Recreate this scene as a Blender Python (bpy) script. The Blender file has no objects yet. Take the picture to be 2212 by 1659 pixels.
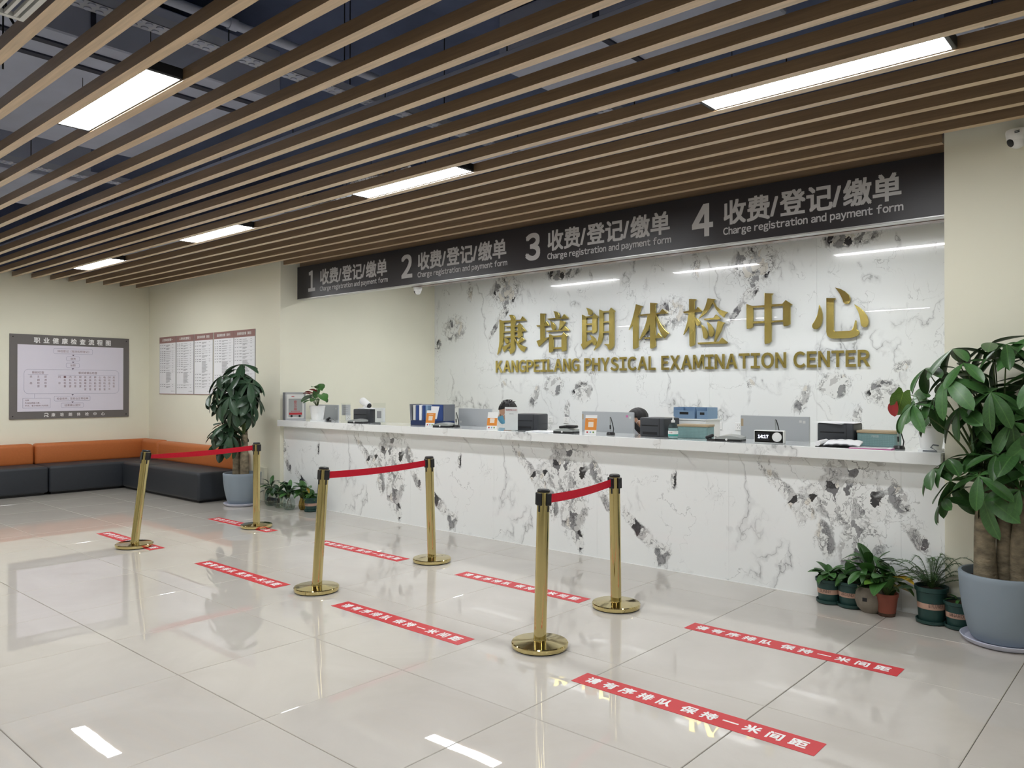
import bpy, bmesh, math, random
from mathutils import Vector, Matrix, Euler

# ------------------------------------------------------------------ camera, world, exposure
scn = bpy.context.scene
COL = scn.collection
F_PX, YAW, PITCH, ROLL, CAM_H = 1680.53, 41.326, 0.2878, 0.0508, 1.4575
cam_data = bpy.data.cameras.new('camera')
cam_data.sensor_width = 36.0
cam_data.lens = 36.0 * F_PX / 2212.0
cam_data.clip_start, cam_data.clip_end = 0.05, 100
cam = bpy.data.objects.new('camera', cam_data)
COL.objects.link(cam)
_y, _p, _r = (math.radians(v) for v in (YAW, PITCH, ROLL))
_f = Vector((-math.sin(_y) * math.cos(_p), math.cos(_y) * math.cos(_p), math.sin(_p)))
_rt = Vector((math.cos(_y), math.sin(_y), 0)); _up = _rt.cross(_f)
_r2 = _rt * math.cos(_r) + _up * math.sin(_r); _u2 = _up * math.cos(_r) - _rt * math.sin(_r)
cam.matrix_world = Matrix(((_r2.x, _u2.x, -_f.x, 0), (_r2.y, _u2.y, -_f.y, 0), (_r2.z, _u2.z, -_f.z, CAM_H), (0, 0, 0, 1)))
scn.camera = cam
world = bpy.data.worlds.new('world'); scn.world = world
world.use_nodes = True
world.node_tree.nodes['Background'].inputs[0].default_value = (0.5, 0.55, 0.65, 1)
world.node_tree.nodes['Background'].inputs[1].default_value = 0.02
scn.view_settings.view_transform = 'Standard'
scn.view_settings.look = 'None'
scn.view_settings.gamma = 1.0
scn.view_settings.use_curve_mapping = False
scn.view_settings.exposure = 0.0
LAMP_POWER = 49.0                      # radiance of the ceiling lamps' diffusers
scn.cycles.max_bounces = 8
scn.cycles.diffuse_bounces = 4
scn.cycles.glossy_bounces = 4
scn.cycles.adaptive_threshold = 0.04
scn.cycles.transmission_bounces = 8
scn.cycles.transparent_max_bounces = 12
scn.cycles.sample_clamp_indirect = 8.0
scn.cycles.caustics_reflective = False
scn.cycles.caustics_refractive = False

# ------------------------------------------------------------------ room dimensions (metres)
XL = -12.444      # left wall face
YW = 5.45         # face of the wall with the posters
XN = -8.695       # left side of the reception recess
XR = -1.183       # right side of the reception recess
YB = 8.105        # marble back wall face
ZC = 3.012        # underside of the ceiling slats
ZS = 4.3          # structural slab above
XE, YE = 4.6, -4.6  # walls behind the camera

# ------------------------------------------------------------------ helpers
def lin(c):
    return c / 12.92 if c <= 0.04045 else ((c + 0.055) / 1.055) ** 2.4
def rgb(r, g, b):
    return (lin(r / 255), lin(g / 255), lin(b / 255), 1.0)

class MB:
    """collects vertices and faces of one mesh part"""
    def __init__(self):
        self.v, self.f = [], []
    def add(self, vs, fs):
        n = len(self.v)
        self.v += [tuple(p) for p in vs]
        self.f += [tuple(i + n for i in f) for f in fs]
        return self
    def box(self, x0, x1, y0, y1, z0, z1):
        return self.add([(x0, y0, z0), (x1, y0, z0), (x1, y1, z0), (x0, y1, z0), (x0, y0, z1), (x1, y0, z1), (x1, y1, z1), (x0, y1, z1)],
                        [(0, 3, 2, 1), (4, 5, 6, 7), (0, 1, 5, 4), (1, 2, 6, 5), (2, 3, 7, 6), (3, 0, 4, 7)])
    def rbox(self, x0, x1, y0, y1, z0, z1, r=0.01, seg=2):
        bm = bmesh.new()
        bmesh.ops.create_cube(bm, size=1)
        for v in bm.verts:
            v.co = Vector(((x0 + x1) / 2 + v.co.x * (x1 - x0), (y0 + y1) / 2 + v.co.y * (y1 - y0), (z0 + z1) / 2 + v.co.z * (z1 - z0)))
        bmesh.ops.bevel(bm, geom=bm.edges[:], offset=r, segments=seg, affect='EDGES', profile=0.5)
        return self.bm(bm)
    def bm(self, bm, M=None):
        bm.verts.index_update()
        vs = [(M @ v.co if M else v.co.copy()) for v in bm.verts]
        fs = [tuple(v.index for v in f.verts) for f in bm.faces]
        bm.free()
        return self.add(vs, fs)
    def lathe(self, prof, seg=32, cx=0, cy=0, cap0=True, cap1=True):
        vs, fs = [], []
        for r, z in prof:
            for k in range(seg):
                a = 2 * math.pi * k / seg
                vs.append((cx + r * math.cos(a), cy + r * math.sin(a), z))
        for i in range(len(prof) - 1):
            for k in range(seg):
                k2 = (k + 1) % seg
                fs.append((i * seg + k, i * seg + k2, (i + 1) * seg + k2, (i + 1) * seg + k))
        if cap0: fs.append(tuple(range(seg))[::-1])
        if cap1: fs.append(tuple((len(prof) - 1) * seg + k for k in range(seg)))
        return self.add(vs, fs)
    def tube(self, pts, r, seg=8, caps=True):
        pts = [Vector(p) for p in pts]
        rr = r if isinstance(r, (list, tuple)) else [r] * len(pts)
        vs, fs = [], []
        prev = None
        for i, p in enumerate(pts):
            t = (pts[min(i + 1, len(pts) - 1)] - pts[max(i - 1, 0)])
            t = t.normalized() if t.length > 1e-9 else Vector((0, 0, 1))
            if prev is None:
                a = Vector((0, 0, 1)) if abs(t.z) < 0.9 else Vector((1, 0, 0))
                n = t.cross(a).normalized()
            else:
                n = (prev - t * prev.dot(t))
                n = n.normalized() if n.length > 1e-6 else t.orthogonal().normalized()
            prev = n
            b = t.cross(n)
            for k in range(seg):
                a = 2 * math.pi * k / seg
                vs.append(p + (n * math.cos(a) + b * math.sin(a)) * rr[i])
        for i in range(len(pts) - 1):
            for k in range(seg):
                k2 = (k + 1) % seg
                fs.append((i * seg + k, i * seg + k2, (i + 1) * seg + k2, (i + 1) * seg + k))
        if caps:
            fs.append(tuple(range(seg))[::-1])
            fs.append(tuple((len(pts) - 1) * seg + k for k in range(seg)))
        return self.add(vs, fs)
    def ball(self, c, r, u=16, v=10):
        rx, ry, rz = r if isinstance(r, (list, tuple)) else (r, r, r)
        prof_v, fs = [], []
        for i in range(v + 1):
            th = math.pi * i / v
            for k in range(u):
                a = 2 * math.pi * k / u
                prof_v.append((c[0] + rx * math.sin(th) * math.cos(a), c[1] + ry * math.sin(th) * math.sin(a), c[2] - rz * math.cos(th)))
        for i in range(v):
            for k in range(u):
                k2 = (k + 1) % u
                fs.append((i * u + k, i * u + k2, (i + 1) * u + k2, (i + 1) * u + k))
        return self.add(prof_v, fs)
    def poly(self, pts, z0, z1):
        """prism of an outline given in (x, y)"""
        n = len(pts)
        vs = [(x, y, z0) for x, y in pts] + [(x, y, z1) for x, y in pts]
        fs = [tuple(range(n))[::-1], tuple(range(n, 2 * n))] + [(i, (i + 1) % n, n + (i + 1) % n, n + i) for i in range(n)]
        return self.add(vs, fs)
    def xf(self, M):
        self.v = [tuple(M @ Vector(p)) for p in self.v]
        return self
    def mesh(self, name, smooth=False, angle=None):
        me = bpy.data.meshes.new(name)
        me.from_pydata(self.v, [], self.f)
        me.update()
        if smooth:
            me.polygons.foreach_set('use_smooth', [True] * len(me.polygons))
            me.set_sharp_from_angle(angle=math.radians(angle or 40))
        return me
    def obj(self, name, mat, parent=None, smooth=False, loc=(0, 0, 0), rot=None, angle=None):
        return mk(name, self.mesh(name, smooth, angle), mat, parent, loc, rot)

def mk(name, me, mat, parent=None, loc=(0, 0, 0), rot=None):
    if mat is not None and not me.materials:
        me.materials.append(mat)
    o = bpy.data.objects.new(name, me)
    COL.objects.link(o)
    o.location = loc
    if rot: o.rotation_euler = rot
    if parent: o.parent = parent
    return o

def tag(o, label, cat, group=None):
    o['label'] = label; o['category'] = cat
    if group: o['group'] = group
    return o
def thing(name, label, cat, loc=(0, 0, 0), rz=0.0, group=None):
    o = bpy.data.objects.new(name, None)
    o.empty_display_size = 0.1
    COL.objects.link(o)
    o.location = loc; o.rotation_euler = (0, 0, rz)
    return tag(o, label, cat, group)
def struct(o):
    o['kind'] = 'structure'
    return o
def copy_tree(o, parent=None):
    c = o.copy(); COL.objects.link(c); c.parent = parent
    for ch in list(o.children):
        copy_tree(ch, c)
    return c

# text: meshes from the built-in font, made in a scratch scene
_tmp = bpy.data.scenes.new('scratch')
_cache, _glyph = {}, {}
def glyph(s, bold=0.0, extrude=0.0):
    key = (s, bold, extrude)
    if key in _glyph: return _glyph[key]
    c = bpy.data.curves.new('t', 'FONT')
    c.body = s; c.offset = bold; c.extrude = extrude; c.resolution_u = 4
    o = bpy.data.objects.new('t', c); _tmp.collection.objects.link(o)
    vl = _tmp.view_layers[0]; vl.update()
    me = bpy.data.meshes.new_from_object(o.evaluated_get(vl.depsgraph))
    vs = [v.co.copy() for v in me.vertices]; fs = [tuple(p.vertices) for p in me.polygons]
    bpy.data.meshes.remove(me); bpy.data.objects.remove(o); bpy.data.curves.remove(c)
    _glyph[key] = (vs, fs)
    return _glyph[key]
def text_data(s, bold=0.0, extrude=0.0, spacing=1.0):
    """one glyph after the other; latin letters use the wide sans forms of the fallback font, set close"""
    key = (s, bold, extrude, spacing)
    if key in _cache: return _cache[key]
    V, Fc, x = [], [], 0.0
    for ch in s:
        if ch == ' ':
            x += 0.30 * spacing; continue
        if ch == '\u3000':
            x += 0.9 * spacing; continue
        wide = ord(ch) > 0x2E80
        if not wide and ch != '/':
            ch = chr(ord(ch) + 0xFEE0)
        vs, fs = glyph(ch, bold, extrude)
        gx0 = min(v.x for v in vs); gx1 = max(v.x for v in vs)
        n = len(V)
        if wide:
            V += [Vector((v.x + x, v.y, v.z)) for v in vs]; x += 1.0 * spacing
        else:
            k = 0.86 if ch != '/' else 1.0
            V += [Vector(((v.x - gx0) * k + x, v.y, v.z)) for v in vs]; x += (gx1 - gx0) * k + 0.085 * spacing
        Fc += [tuple(i + n for i in f) for f in fs]
    x0 = min(v.x for v in V); x1 = max(v.x for v in V); y0 = min(v.y for v in V); y1 = max(v.y for v in V)
    V = [Vector(((v.x - x0) / max(x1 - x0, 1e-6), (v.y - y0) / max(y1 - y0, 1e-6), v.z)) for v in V]
    _cache[key] = (V, Fc, x1 - x0, y1 - y0)
    return _cache[key]
def text(mb, s, x, y, w=None, h=None, bold=0.0, spacing=1.0, plane='xz', off=0.0, depth=0.0, center=False, heavy=0.0):
    """add text with its lower left corner at x, y, w wide and h high; planes: xz faces -y, yz faces +x, xy faces up; heavy thickens flat print by that many metres"""
    vs, fs, tw, th = text_data(s, bold, 1.0 if depth else 0.0, spacing)
    if w is None: w = h * tw / th
    if h is None: h = w * th / tw
    if center: x -= w / 2
    sh = [(0, 0)] if not heavy else [(-heavy, -heavy), (heavy, -heavy), (-heavy, heavy), (heavy, heavy), (0, 0)]
    for ci, (sx, sy) in enumerate(sh):
        out = []
        for v in vs:
            a, b = x + heavy + v.x * (w - 2 * heavy) + sx, y + heavy + v.y * (h - 2 * heavy) + sy
            d = off + (v.z * 0.5 + 0.5) * depth if depth else off + ci * 0.00025
            out.append((a, -d, b) if plane == 'xz' else (d, a, b) if plane == 'yz' else (a, b, d))
        mb.add(out, fs)
    return w

# ------------------------------------------------------------------ materials
def nodes(name):
    m = bpy.data.materials.new(name); m.use_nodes = True
    nt = m.node_tree
    return m, nt, nt.nodes['Principled BSDF']
def mat(name, col, rough=0.5, metal=0.0, spec=0.5, coat=0.0, coat_rough=0.03, vary=0.0, vscale=4.0, stretch=(1, 1, 1), bump=0.0, bscale=60.0,
        emit=0.0, trans=0.0, ior=1.45, alpha=1.0, rand=0.0):
    m, nt, p = nodes(name)
    I = p.inputs
    I['Base Color'].default_value = col; I['Roughness'].default_value = rough; I['Metallic'].default_value = metal
    I['Specular IOR Level'].default_value = spec; I['Coat Weight'].default_value = coat; I['Coat Roughness'].default_value = coat_rough
    I['Transmission Weight'].default_value = trans; I['IOR'].default_value = ior; I['Alpha'].default_value = alpha
    if emit:
        I['Emission Color'].default_value = col; I['Emission Strength'].default_value = emit
    L = nt.links
    if vary or bump or rand:
        tc = nt.nodes.new('ShaderNodeTexCoord'); mp = nt.nodes.new('ShaderNodeMapping')
        L.new(tc.outputs['Object'], mp.inputs['Vector']); mp.inputs['Scale'].default_value = stretch
    val = None
    if vary:
        nz = nt.nodes.new('ShaderNodeTexNoise'); nz.inputs['Scale'].default_value = vscale; nz.inputs['Detail'].default_value = 5
        L.new(mp.outputs[0], nz.inputs['Vector'])
        mr = nt.nodes.new('ShaderNodeMapRange'); mr.inputs[1].default_value = 0.3; mr.inputs[2].default_value = 0.7
        mr.inputs[3].default_value = 1 - vary; mr.inputs[4].default_value = 1 + vary
        L.new(nz.outputs['Fac'], mr.inputs[0]); val = mr.outputs[0]
    if rand:
        oi = nt.nodes.new('ShaderNodeObjectInfo')
        mr2 = nt.nodes.new('ShaderNodeMapRange'); mr2.inputs[3].default_value = 1 - rand; mr2.inputs[4].default_value = 1 + rand
        L.new(oi.outputs['Random'], mr2.inputs[0])
        if val is None: val = mr2.outputs[0]
        else:
            mu = nt.nodes.new('ShaderNodeMath'); mu.operation = 'MULTIPLY'
            L.new(val, mu.inputs[0]); L.new(mr2.outputs[0], mu.inputs[1]); val = mu.outputs[0]
    if val is not None:
        hs = nt.nodes.new('ShaderNodeHueSaturation'); hs.inputs['Color'].default_value = col
        L.new(val, hs.inputs['Value']); L.new(hs.outputs[0], I['Base Color'])
    if bump:
        nb = nt.nodes.new('ShaderNodeTexNoise'); nb.inputs['Scale'].default_value = bscale; nb.inputs['Detail'].default_value = 3
        L.new(mp.outputs[0], nb.inputs['Vector'])
        bp = nt.nodes.new('ShaderNodeBump'); bp.inputs['Strength'].default_value = bump; bp.inputs['Distance'].default_value = 0.01
        L.new(nb.outputs['Fac'], bp.inputs['Height']); L.new(bp.outputs[0], I['Normal'])
    return m

def glass_mat(name, col=(0.9, 0.95, 0.93, 1), alpha_mix=0.85):
    """thin clear sheet: mostly see-through with a sharp reflection"""
    m = bpy.data.materials.new(name); m.use_nodes = True
    nt = m.node_tree; nt.nodes.clear(); L = nt.links
    out = nt.nodes.new('ShaderNodeOutputMaterial'); mix = nt.nodes.new('ShaderNodeMixShader')
    tr = nt.nodes.new('ShaderNodeBsdfTransparent'); tr.inputs[0].default_value = col
    gl = nt.nodes.new('ShaderNodeBsdfGlossy'); gl.inputs['Roughness'].default_value = 0.03
    fr = nt.nodes.new('ShaderNodeFresnel'); ge = nt.nodes.new('ShaderNodeNewGeometry')
    io = nt.nodes.new('ShaderNodeMapRange'); io.inputs[3].default_value = 1.35; io.inputs[4].default_value = 1 / 1.35      # same reflectance on both sides of the sheet
    L.new(ge.outputs['Backfacing'], io.inputs[0]); L.new(io.outputs[0], fr.inputs[0])
    L.new(fr.outputs[0], mix.inputs[0]); L.new(tr.outputs[0], mix.inputs[1]); L.new(gl.outputs[0], mix.inputs[2]); L.new(mix.outputs[0], out.inputs[0])
    return m

def marble(name, period, x0, blobs, coat=0.6, seed=0.0, rough=0.12):
    """white marble: thin grey veins everywhere and brecciated dark patches at the given places (x, z, half sizes, angle), repeated every `period` along x"""
    m, nt, p = nodes(name)
    L = nt.links; N = nt.nodes.new
    def math_(op, a, b=None, c=None, clamp=False):
        n = N('ShaderNodeMath'); n.operation = op; n.use_clamp = clamp
        for i, q in enumerate((a, b, c)):
            if q is None: continue
            if isinstance(q, (int, float)): n.inputs[i].default_value = q
            else: L.new(q, n.inputs[i])
        return n.outputs[0]
    def rng(v, a, b, c=0.0, d=1.0, smooth=True):
        n = N('ShaderNodeMapRange'); n.interpolation_type = 'SMOOTHSTEP' if smooth else 'LINEAR'
        n.inputs[1].default_value = a; n.inputs[2].default_value = b; n.inputs[3].default_value = c; n.inputs[4].default_value = d
        L.new(v, n.inputs[0]); return n.outputs[0]
    def noise(vec, scale, detail=4, rough_=0.55, out='Fac'):
        n = N('ShaderNodeTexNoise'); n.inputs['Scale'].default_value = scale; n.inputs['Detail'].default_value = detail; n.inputs['Roughness'].default_value = rough_
        L.new(vec, n.inputs['Vector']); return n.outputs[out]
    def vadd(v, w, s=1.0):
        sc = N('ShaderNodeVectorMath'); sc.operation = 'SCALE'; L.new(w, sc.inputs[0]); sc.inputs['Scale'].default_value = s
        ad = N('ShaderNodeVectorMath'); ad.operation = 'ADD'; L.new(v, ad.inputs[0]); L.new(sc.outputs[0], ad.inputs[1]); return ad.outputs[0]
    geo = N('ShaderNodeNewGeometry'); sep = N('ShaderNodeSeparateXYZ'); L.new(geo.outputs['Position'], sep.inputs[0])
    w = N('ShaderNodeMath'); w.operation = 'WRAP'; L.new(sep.outputs[0], w.inputs[0]); w.inputs[1].default_value = x0 + period; w.inputs[2].default_value = x0
    com = N('ShaderNodeCombineXYZ'); L.new(w.outputs[0], com.inputs[0]); com.inputs[1].default_value = seed
    zz = math_('ADD', sep.outputs[2], math_('MULTIPLY', sep.outputs[1], 0.35)); L.new(sep.outputs[2], com.inputs[2])
    P = com.outputs[0]
    # domain warp
    wn = N('ShaderNodeTexNoise'); wn.inputs['Scale'].default_value = 3.0; wn.inputs['Detail'].default_value = 6; L.new(P, wn.inputs['Vector'])
    sub = N('ShaderNodeVectorMath'); sub.operation = 'SUBTRACT'; L.new(wn.outputs['Color'], sub.inputs[0]); sub.inputs[1].default_value = (0.5, 0.5, 0.5)
    PW = vadd(P, sub.outputs[0], 0.35)
    PW2 = vadd(P, sub.outputs[0], 0.16)
    # long wandering veins: contour lines of warped noise, with a soft halo and a dark core, fading in and out
    def contour(vec, scale, detail, w0, level=0.5):
        return rng(math_('ABSOLUTE', math_('SUBTRACT', noise(vec, scale, detail, 0.5), level)), 0.0, w0, 1.0, 0.0)
    SK = N('ShaderNodeMapping'); SK.inputs['Rotation'].default_value = (0, math.radians(32), 0); SK.inputs['Scale'].default_value = (1.0, 1.0, 0.62); L.new(P, SK.inputs['Vector'])
    PS = vadd(SK.outputs[0], sub.outputs[0], 0.22)
    fade1 = rng(noise(P, 1.9, 3), 0.42, 0.62); fade2 = rng(noise(P, 3.1, 2), 0.46, 0.64)
    halo = math_('MULTIPLY', contour(PS, 1.25, 5, 0.020), fade1)
    core = math_('MULTIPLY', contour(PS, 1.25, 5, 0.0042), fade1)
    fine = math_('MULTIPLY', contour(PW, 2.6, 6, 0.0045), fade2)
    fine2 = math_('MULTIPLY', contour(PS, 3.7, 6, 0.006, 0.56), rng(noise(P, 2.5, 2), 0.50, 0.66))
    veins0 = math_('MAXIMUM', math_('MULTIPLY', halo, 0.22), math_('MAXIMUM', math_('MULTIPLY', core, 0.62), math_('MAXIMUM', math_('MULTIPLY', fine, 0.45), math_('MULTIPLY', fine2, 0.30))))
    # breccia mask
    mask = None
    for (bx, bz, rx, rz, ang) in blobs:
        mp = N('ShaderNodeMapping'); mp.vector_type = 'TEXTURE'
        mp.inputs['Location'].default_value = (bx, seed, bz); mp.inputs['Rotation'].default_value = (0, -math.radians(ang), 0); mp.inputs['Scale'].default_value = (rx, 1, rz)
        L.new(PW2, mp.inputs['Vector'])
        ln = N('ShaderNodeVectorMath'); ln.operation = 'LENGTH'; L.new(mp.outputs[0], ln.inputs[0])
        k = rng(ln.outputs['Value'], 0.30, 1.45, 1.0, 0.0)
        mask = k if mask is None else math_('MAXIMUM', mask, k)
    broad = mask
    mask = rng(math_('ADD', mask, math_('MULTIPLY', math_('SUBTRACT', noise(PW2, 8.0, 6, 0.65), 0.50), 1.5)), 0.36, 0.74)
    mask = math_('MULTIPLY', mask, rng(broad, 0.02, 0.25))
    fn = N('ShaderNodeTexNoise'); fn.inputs['Scale'].default_value = 8.0; fn.inputs['Detail'].default_value = 4; fn.inputs['Roughness'].default_value = 0.6; L.new(P, fn.inputs['Vector'])
    fs_ = N('ShaderNodeVectorMath'); fs_.operation = 'SUBTRACT'; L.new(fn.outputs['Color'], fs_.inputs[0]); fs_.inputs[1].default_value = (0.5, 0.5, 0.5)
    PF = vadd(PS, fs_.outputs[0], 0.13)
    # shards: a few dark and grey angular pieces among near-white ones
    cell = N('ShaderNodeTexVoronoi'); cell.inputs['Scale'].default_value = 15.0; L.new(PF, cell.inputs['Vector'])
    cs = N('ShaderNodeSeparateColor'); L.new(cell.outputs['Color'], cs.inputs[0])
    ramp = N('ShaderNodeValToRGB'); ramp.color_ramp.interpolation = 'CONSTANT'
    els = ramp.color_ramp.elements
    els[0].position = 0.0; els[0].color = rgb(52, 52, 56)
    els[1].position = 0.06; els[1].color = rgb(146, 147, 149)
    for pos, c in ((0.16, rgb(192, 193, 193)), (0.34, rgb(218, 215, 207)), (0.42, rgb(230, 232, 231)), (0.94, rgb(112, 112, 115))):
        e = els.new(pos); e.color = c
    L.new(cs.outputs[0], ramp.inputs[0])
    # dense squiggly lines between the shards
    sq = math_('MAXIMUM', contour(PF, 7.5, 5, 0.018), math_('MAXIMUM', contour(PF, 12.0, 5, 0.022, 0.46), math_('MULTIPLY', contour(PW2, 5.0, 6, 0.014, 0.54), 0.9)))
    sq = math_('MULTIPLY', sq, rng(noise(P, 10.0, 3), 0.34, 0.58, 0.15, 0.8))
    ce = N('ShaderNodeMix'); ce.data_type = 'RGBA'
    L.new(sq, ce.inputs[0]); L.new(ramp.outputs[0], ce.inputs[6]); ce.inputs[7].default_value = rgb(78, 78, 82)
    near = math_('MULTIPLY', math_('MAXIMUM', contour(PF, 6.0, 5, 0.010), contour(PS, 4.5, 6, 0.008)), math_('MULTIPLY', rng(broad, 0.02, 0.45), 0.55))
    veins = math_('MAXIMUM', veins0, near)
    base = N('ShaderNodeMix'); base.data_type = 'RGBA'; L.new(veins, base.inputs[0])
    base.inputs[6].default_value = rgb(236, 239, 239); base.inputs[7].default_value = rgb(84, 86, 92)
    fin = N('ShaderNodeMix'); fin.data_type = 'RGBA'; L.new(mask, fin.inputs[0]); L.new(base.outputs[2], fin.inputs[6]); L.new(ce.outputs[2], fin.inputs[7])
    L.new(fin.outputs[2], p.inputs['Base Color'])
    p.inputs['Roughness'].default_value = rough; p.inputs['Coat Weight'].default_value = coat; p.inputs['Coat Roughness'].default_value = 0.006
    return m

def wood_mat(name, col, rough=0.45):
    m, nt, p = nodes(name); L = nt.links; N = nt.nodes.new
    tc = N('ShaderNodeTexCoord'); mp = N('ShaderNodeMapping'); mp.inputs['Scale'].default_value = (1.2, 26, 26)
    oi = N('ShaderNodeObjectInfo'); ad = N('ShaderNodeVectorMath'); ad.operation = 'ADD'
    sc = N('ShaderNodeMath'); sc.operation = 'MULTIPLY'; sc.inputs[1].default_value = 40; L.new(oi.outputs['Random'], sc.inputs[0])
    L.new(tc.outputs['Object'], ad.inputs[0]); L.new(sc.outputs[0], ad.inputs[1]); L.new(ad.outputs[0], mp.inputs['Vector'])
    nz = N('ShaderNodeTexNoise'); nz.inputs['Scale'].default_value = 2.0; nz.inputs['Detail'].default_value = 7; nz.inputs['Roughness'].default_value = 0.65
    L.new(mp.outputs[0], nz.inputs['Vector'])
    mr = N('ShaderNodeMapRange'); mr.inputs[1].default_value = 0.3; mr.inputs[2].default_value = 0.7; mr.inputs[3].default_value = 0.8; mr.inputs[4].default_value = 1.15
    L.new(nz.outputs['Fac'], mr.inputs[0])
    hs = N('ShaderNodeHueSaturation'); hs.inputs['Color'].default_value = col; L.new(mr.outputs[0], hs.inputs['Value']); L.new(hs.outputs[0], p.inputs['Base Color'])
    p.inputs['Roughness'].default_value = rough; p.inputs['Specular IOR Level'].default_value = 0.5
    p.inputs['Coat Weight'].default_value = 0.6; p.inputs['Coat Roughness'].default_value = 0.25
    return m

def tile_mat():
    m, nt, p = nodes('polished_tile'); L = nt.links; N = nt.nodes.new
    geo = N('ShaderNodeNewGeometry'); oi = N('ShaderNodeObjectInfo')
    ad = N('ShaderNodeVectorMath'); ad.operation = 'ADD'; sc = N('ShaderNodeMath'); sc.operation = 'MULTIPLY'; sc.inputs[1].default_value = 30
    L.new(oi.outputs['Random'], sc.inputs[0]); L.new(geo.outputs['Position'], ad.inputs[0]); L.new(sc.outputs[0], ad.inputs[1])
    nz = N('ShaderNodeTexNoise'); nz.inputs['Scale'].default_value = 1.3; nz.inputs['Detail'].default_value = 7; nz.inputs['Roughness'].default_value = 0.6; nz.inputs['Distortion'].default_value = 1.2
    L.new(ad.outputs[0], nz.inputs['Vector'])
    rp = N('ShaderNodeValToRGB'); rp.color_ramp.elements[0].position = 0.3; rp.color_ramp.elements[0].color = rgb(190, 184, 175)
    rp.color_ramp.elements[1].position = 0.7; rp.color_ramp.elements[1].color = rgb(201, 196, 188)
    L.new(nz.outputs['Fac'], rp.inputs[0]); L.new(rp.outputs[0], p.inputs['Base Color'])
    # faint waviness of the polished surface
    nb = N('ShaderNodeTexNoise'); nb.inputs['Scale'].default_value = 3.0; nb.inputs['Detail'].default_value = 2; L.new(ad.outputs[0], nb.inputs['Vector'])
    bp = N('ShaderNodeBump'); bp.inputs['Strength'].default_value = 0.006; bp.inputs['Distance'].default_value = 0.05
    L.new(nb.outputs['Fac'], bp.inputs['Height']); L.new(bp.outputs[0], p.inputs['Coat Normal'])
    p.inputs['Roughness'].default_value = 0.42; p.inputs['Specular IOR Level'].default_value = 0.25
    p.inputs['Coat Weight'].default_value = 1.0; p.inputs['Coat Roughness'].default_value = 0.012; p.inputs['Coat IOR'].default_value = 1.6
    return m

M = {}
M['cream'] = mat('cream_wall_paint', rgb(234, 232, 214), 0.75, spec=0.2, vary=0.012, vscale=1.5)
M['plaster_dark'] = mat('plenum_paint', rgb(92, 102, 130), 0.9, spec=0.1, vary=0.15, vscale=2)
M['duct'] = mat('duct_grey', rgb(182, 190, 212), 0.55, spec=0.3, vary=0.06, vscale=3)
M['duct_dark'] = mat('duct_seam', rgb(52, 56, 72), 0.7)
M['galv'] = mat('galvanised', rgb(190, 196, 210), 0.4, metal=0.3)
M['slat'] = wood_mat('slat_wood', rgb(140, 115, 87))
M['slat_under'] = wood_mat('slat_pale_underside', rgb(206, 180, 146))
M['slat_dark'] = wood_mat('wood_board', rgb(92, 58, 40))
M['tile'] = tile_mat()
M['grout'] = mat('grout', rgb(104, 100, 94), 0.9)
M['black_metal'] = mat('black_lamp_housing', rgb(40, 40, 42), 0.4, spec=0.4)
M['lamp'] = mat('lamp_diffuser', (0.965, 0.985, 1.0, 1), 0.5, emit=LAMP_POWER)
M['brass'] = mat('polished_brass', rgb(206, 190, 136), 0.07, metal=1.0)
M['gold'] = mat('gold_letter', rgb(208, 190, 116), 0.2, metal=1.0)
M['gold_side'] = mat('gold_letter_edge', rgb(120, 96, 48), 0.4, metal=0.8)
M['black'] = mat('black_plastic', rgb(28, 28, 30), 0.4)
M['black_rubber'] = mat('black_rubber', rgb(18, 18, 18), 0.8)
M['red_belt'] = mat('red_belt', rgb(190, 28, 48), 0.7, spec=0.2, vary=0.05, vscale=60)
M['red_vinyl'] = mat('red_vinyl', rgb(196, 40, 48), 0.45, vary=0.03)
M['white_print'] = mat('white_print', rgb(240, 240, 238), 0.5)
M['white'] = mat('white_plastic', rgb(232, 233, 232), 0.35)
M['paper'] = mat('white_paper', rgb(236, 237, 240), 0.8)
M['sign_black'] = mat('sign_black_panel', rgb(50, 48, 52), 0.33, spec=0.5, vary=0.04, vscale=40, stretch=(1, 1, 8))
M['sign_text'] = mat('sign_grey_letters', rgb(196, 196, 198), 0.5)
M['sign_edge'] = mat('sign_edge', rgb(190, 190, 190), 0.3, metal=0.4)
M['orange'] = mat('orange_leather', rgb(186, 106, 54), 0.5, vary=0.04, vscale=40, bump=0.08, bscale=160)
M['charcoal'] = mat('charcoal_leather', rgb(41, 45, 51), 0.5, vary=0.05, vscale=40, bump=0.08, bscale=160)
M['board_grey'] = mat('board_frame_grey', rgb(108, 104, 102), 0.5)
M['board_white'] = mat('board_face', rgb(222, 218, 230), 0.5)
M['board_line'] = mat('board_line', rgb(168, 166, 186), 0.6)
M['board_text'] = mat('board_text', rgb(140, 112, 118), 0.6)
M['board_arrow'] = mat('board_arrow', rgb(84, 72, 92), 0.6)
M['poster_head'] = mat('poster_header', rgb(152, 116, 112), 0.55)
M['print_grey'] = mat('print_grey', rgb(150, 150, 154), 0.7)
M['pot_blue'] = mat('blue_grey_pot', rgb(131, 143, 153), 0.55, vary=0.03, bump=0.06, bscale=220)
M['saucer'] = mat('pale_saucer', rgb(198, 200, 216), 0.45)
M['soil'] = mat('soil', rgb(74, 54, 42), 0.95, vary=0.3, vscale=40, bump=0.6, bscale=60)
M['bark'] = mat('pachira_bark', rgb(122, 112, 92), 0.85, vary=0.42, vscale=16, stretch=(1, 1, 1.8), bump=0.9, bscale=34)
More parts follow.
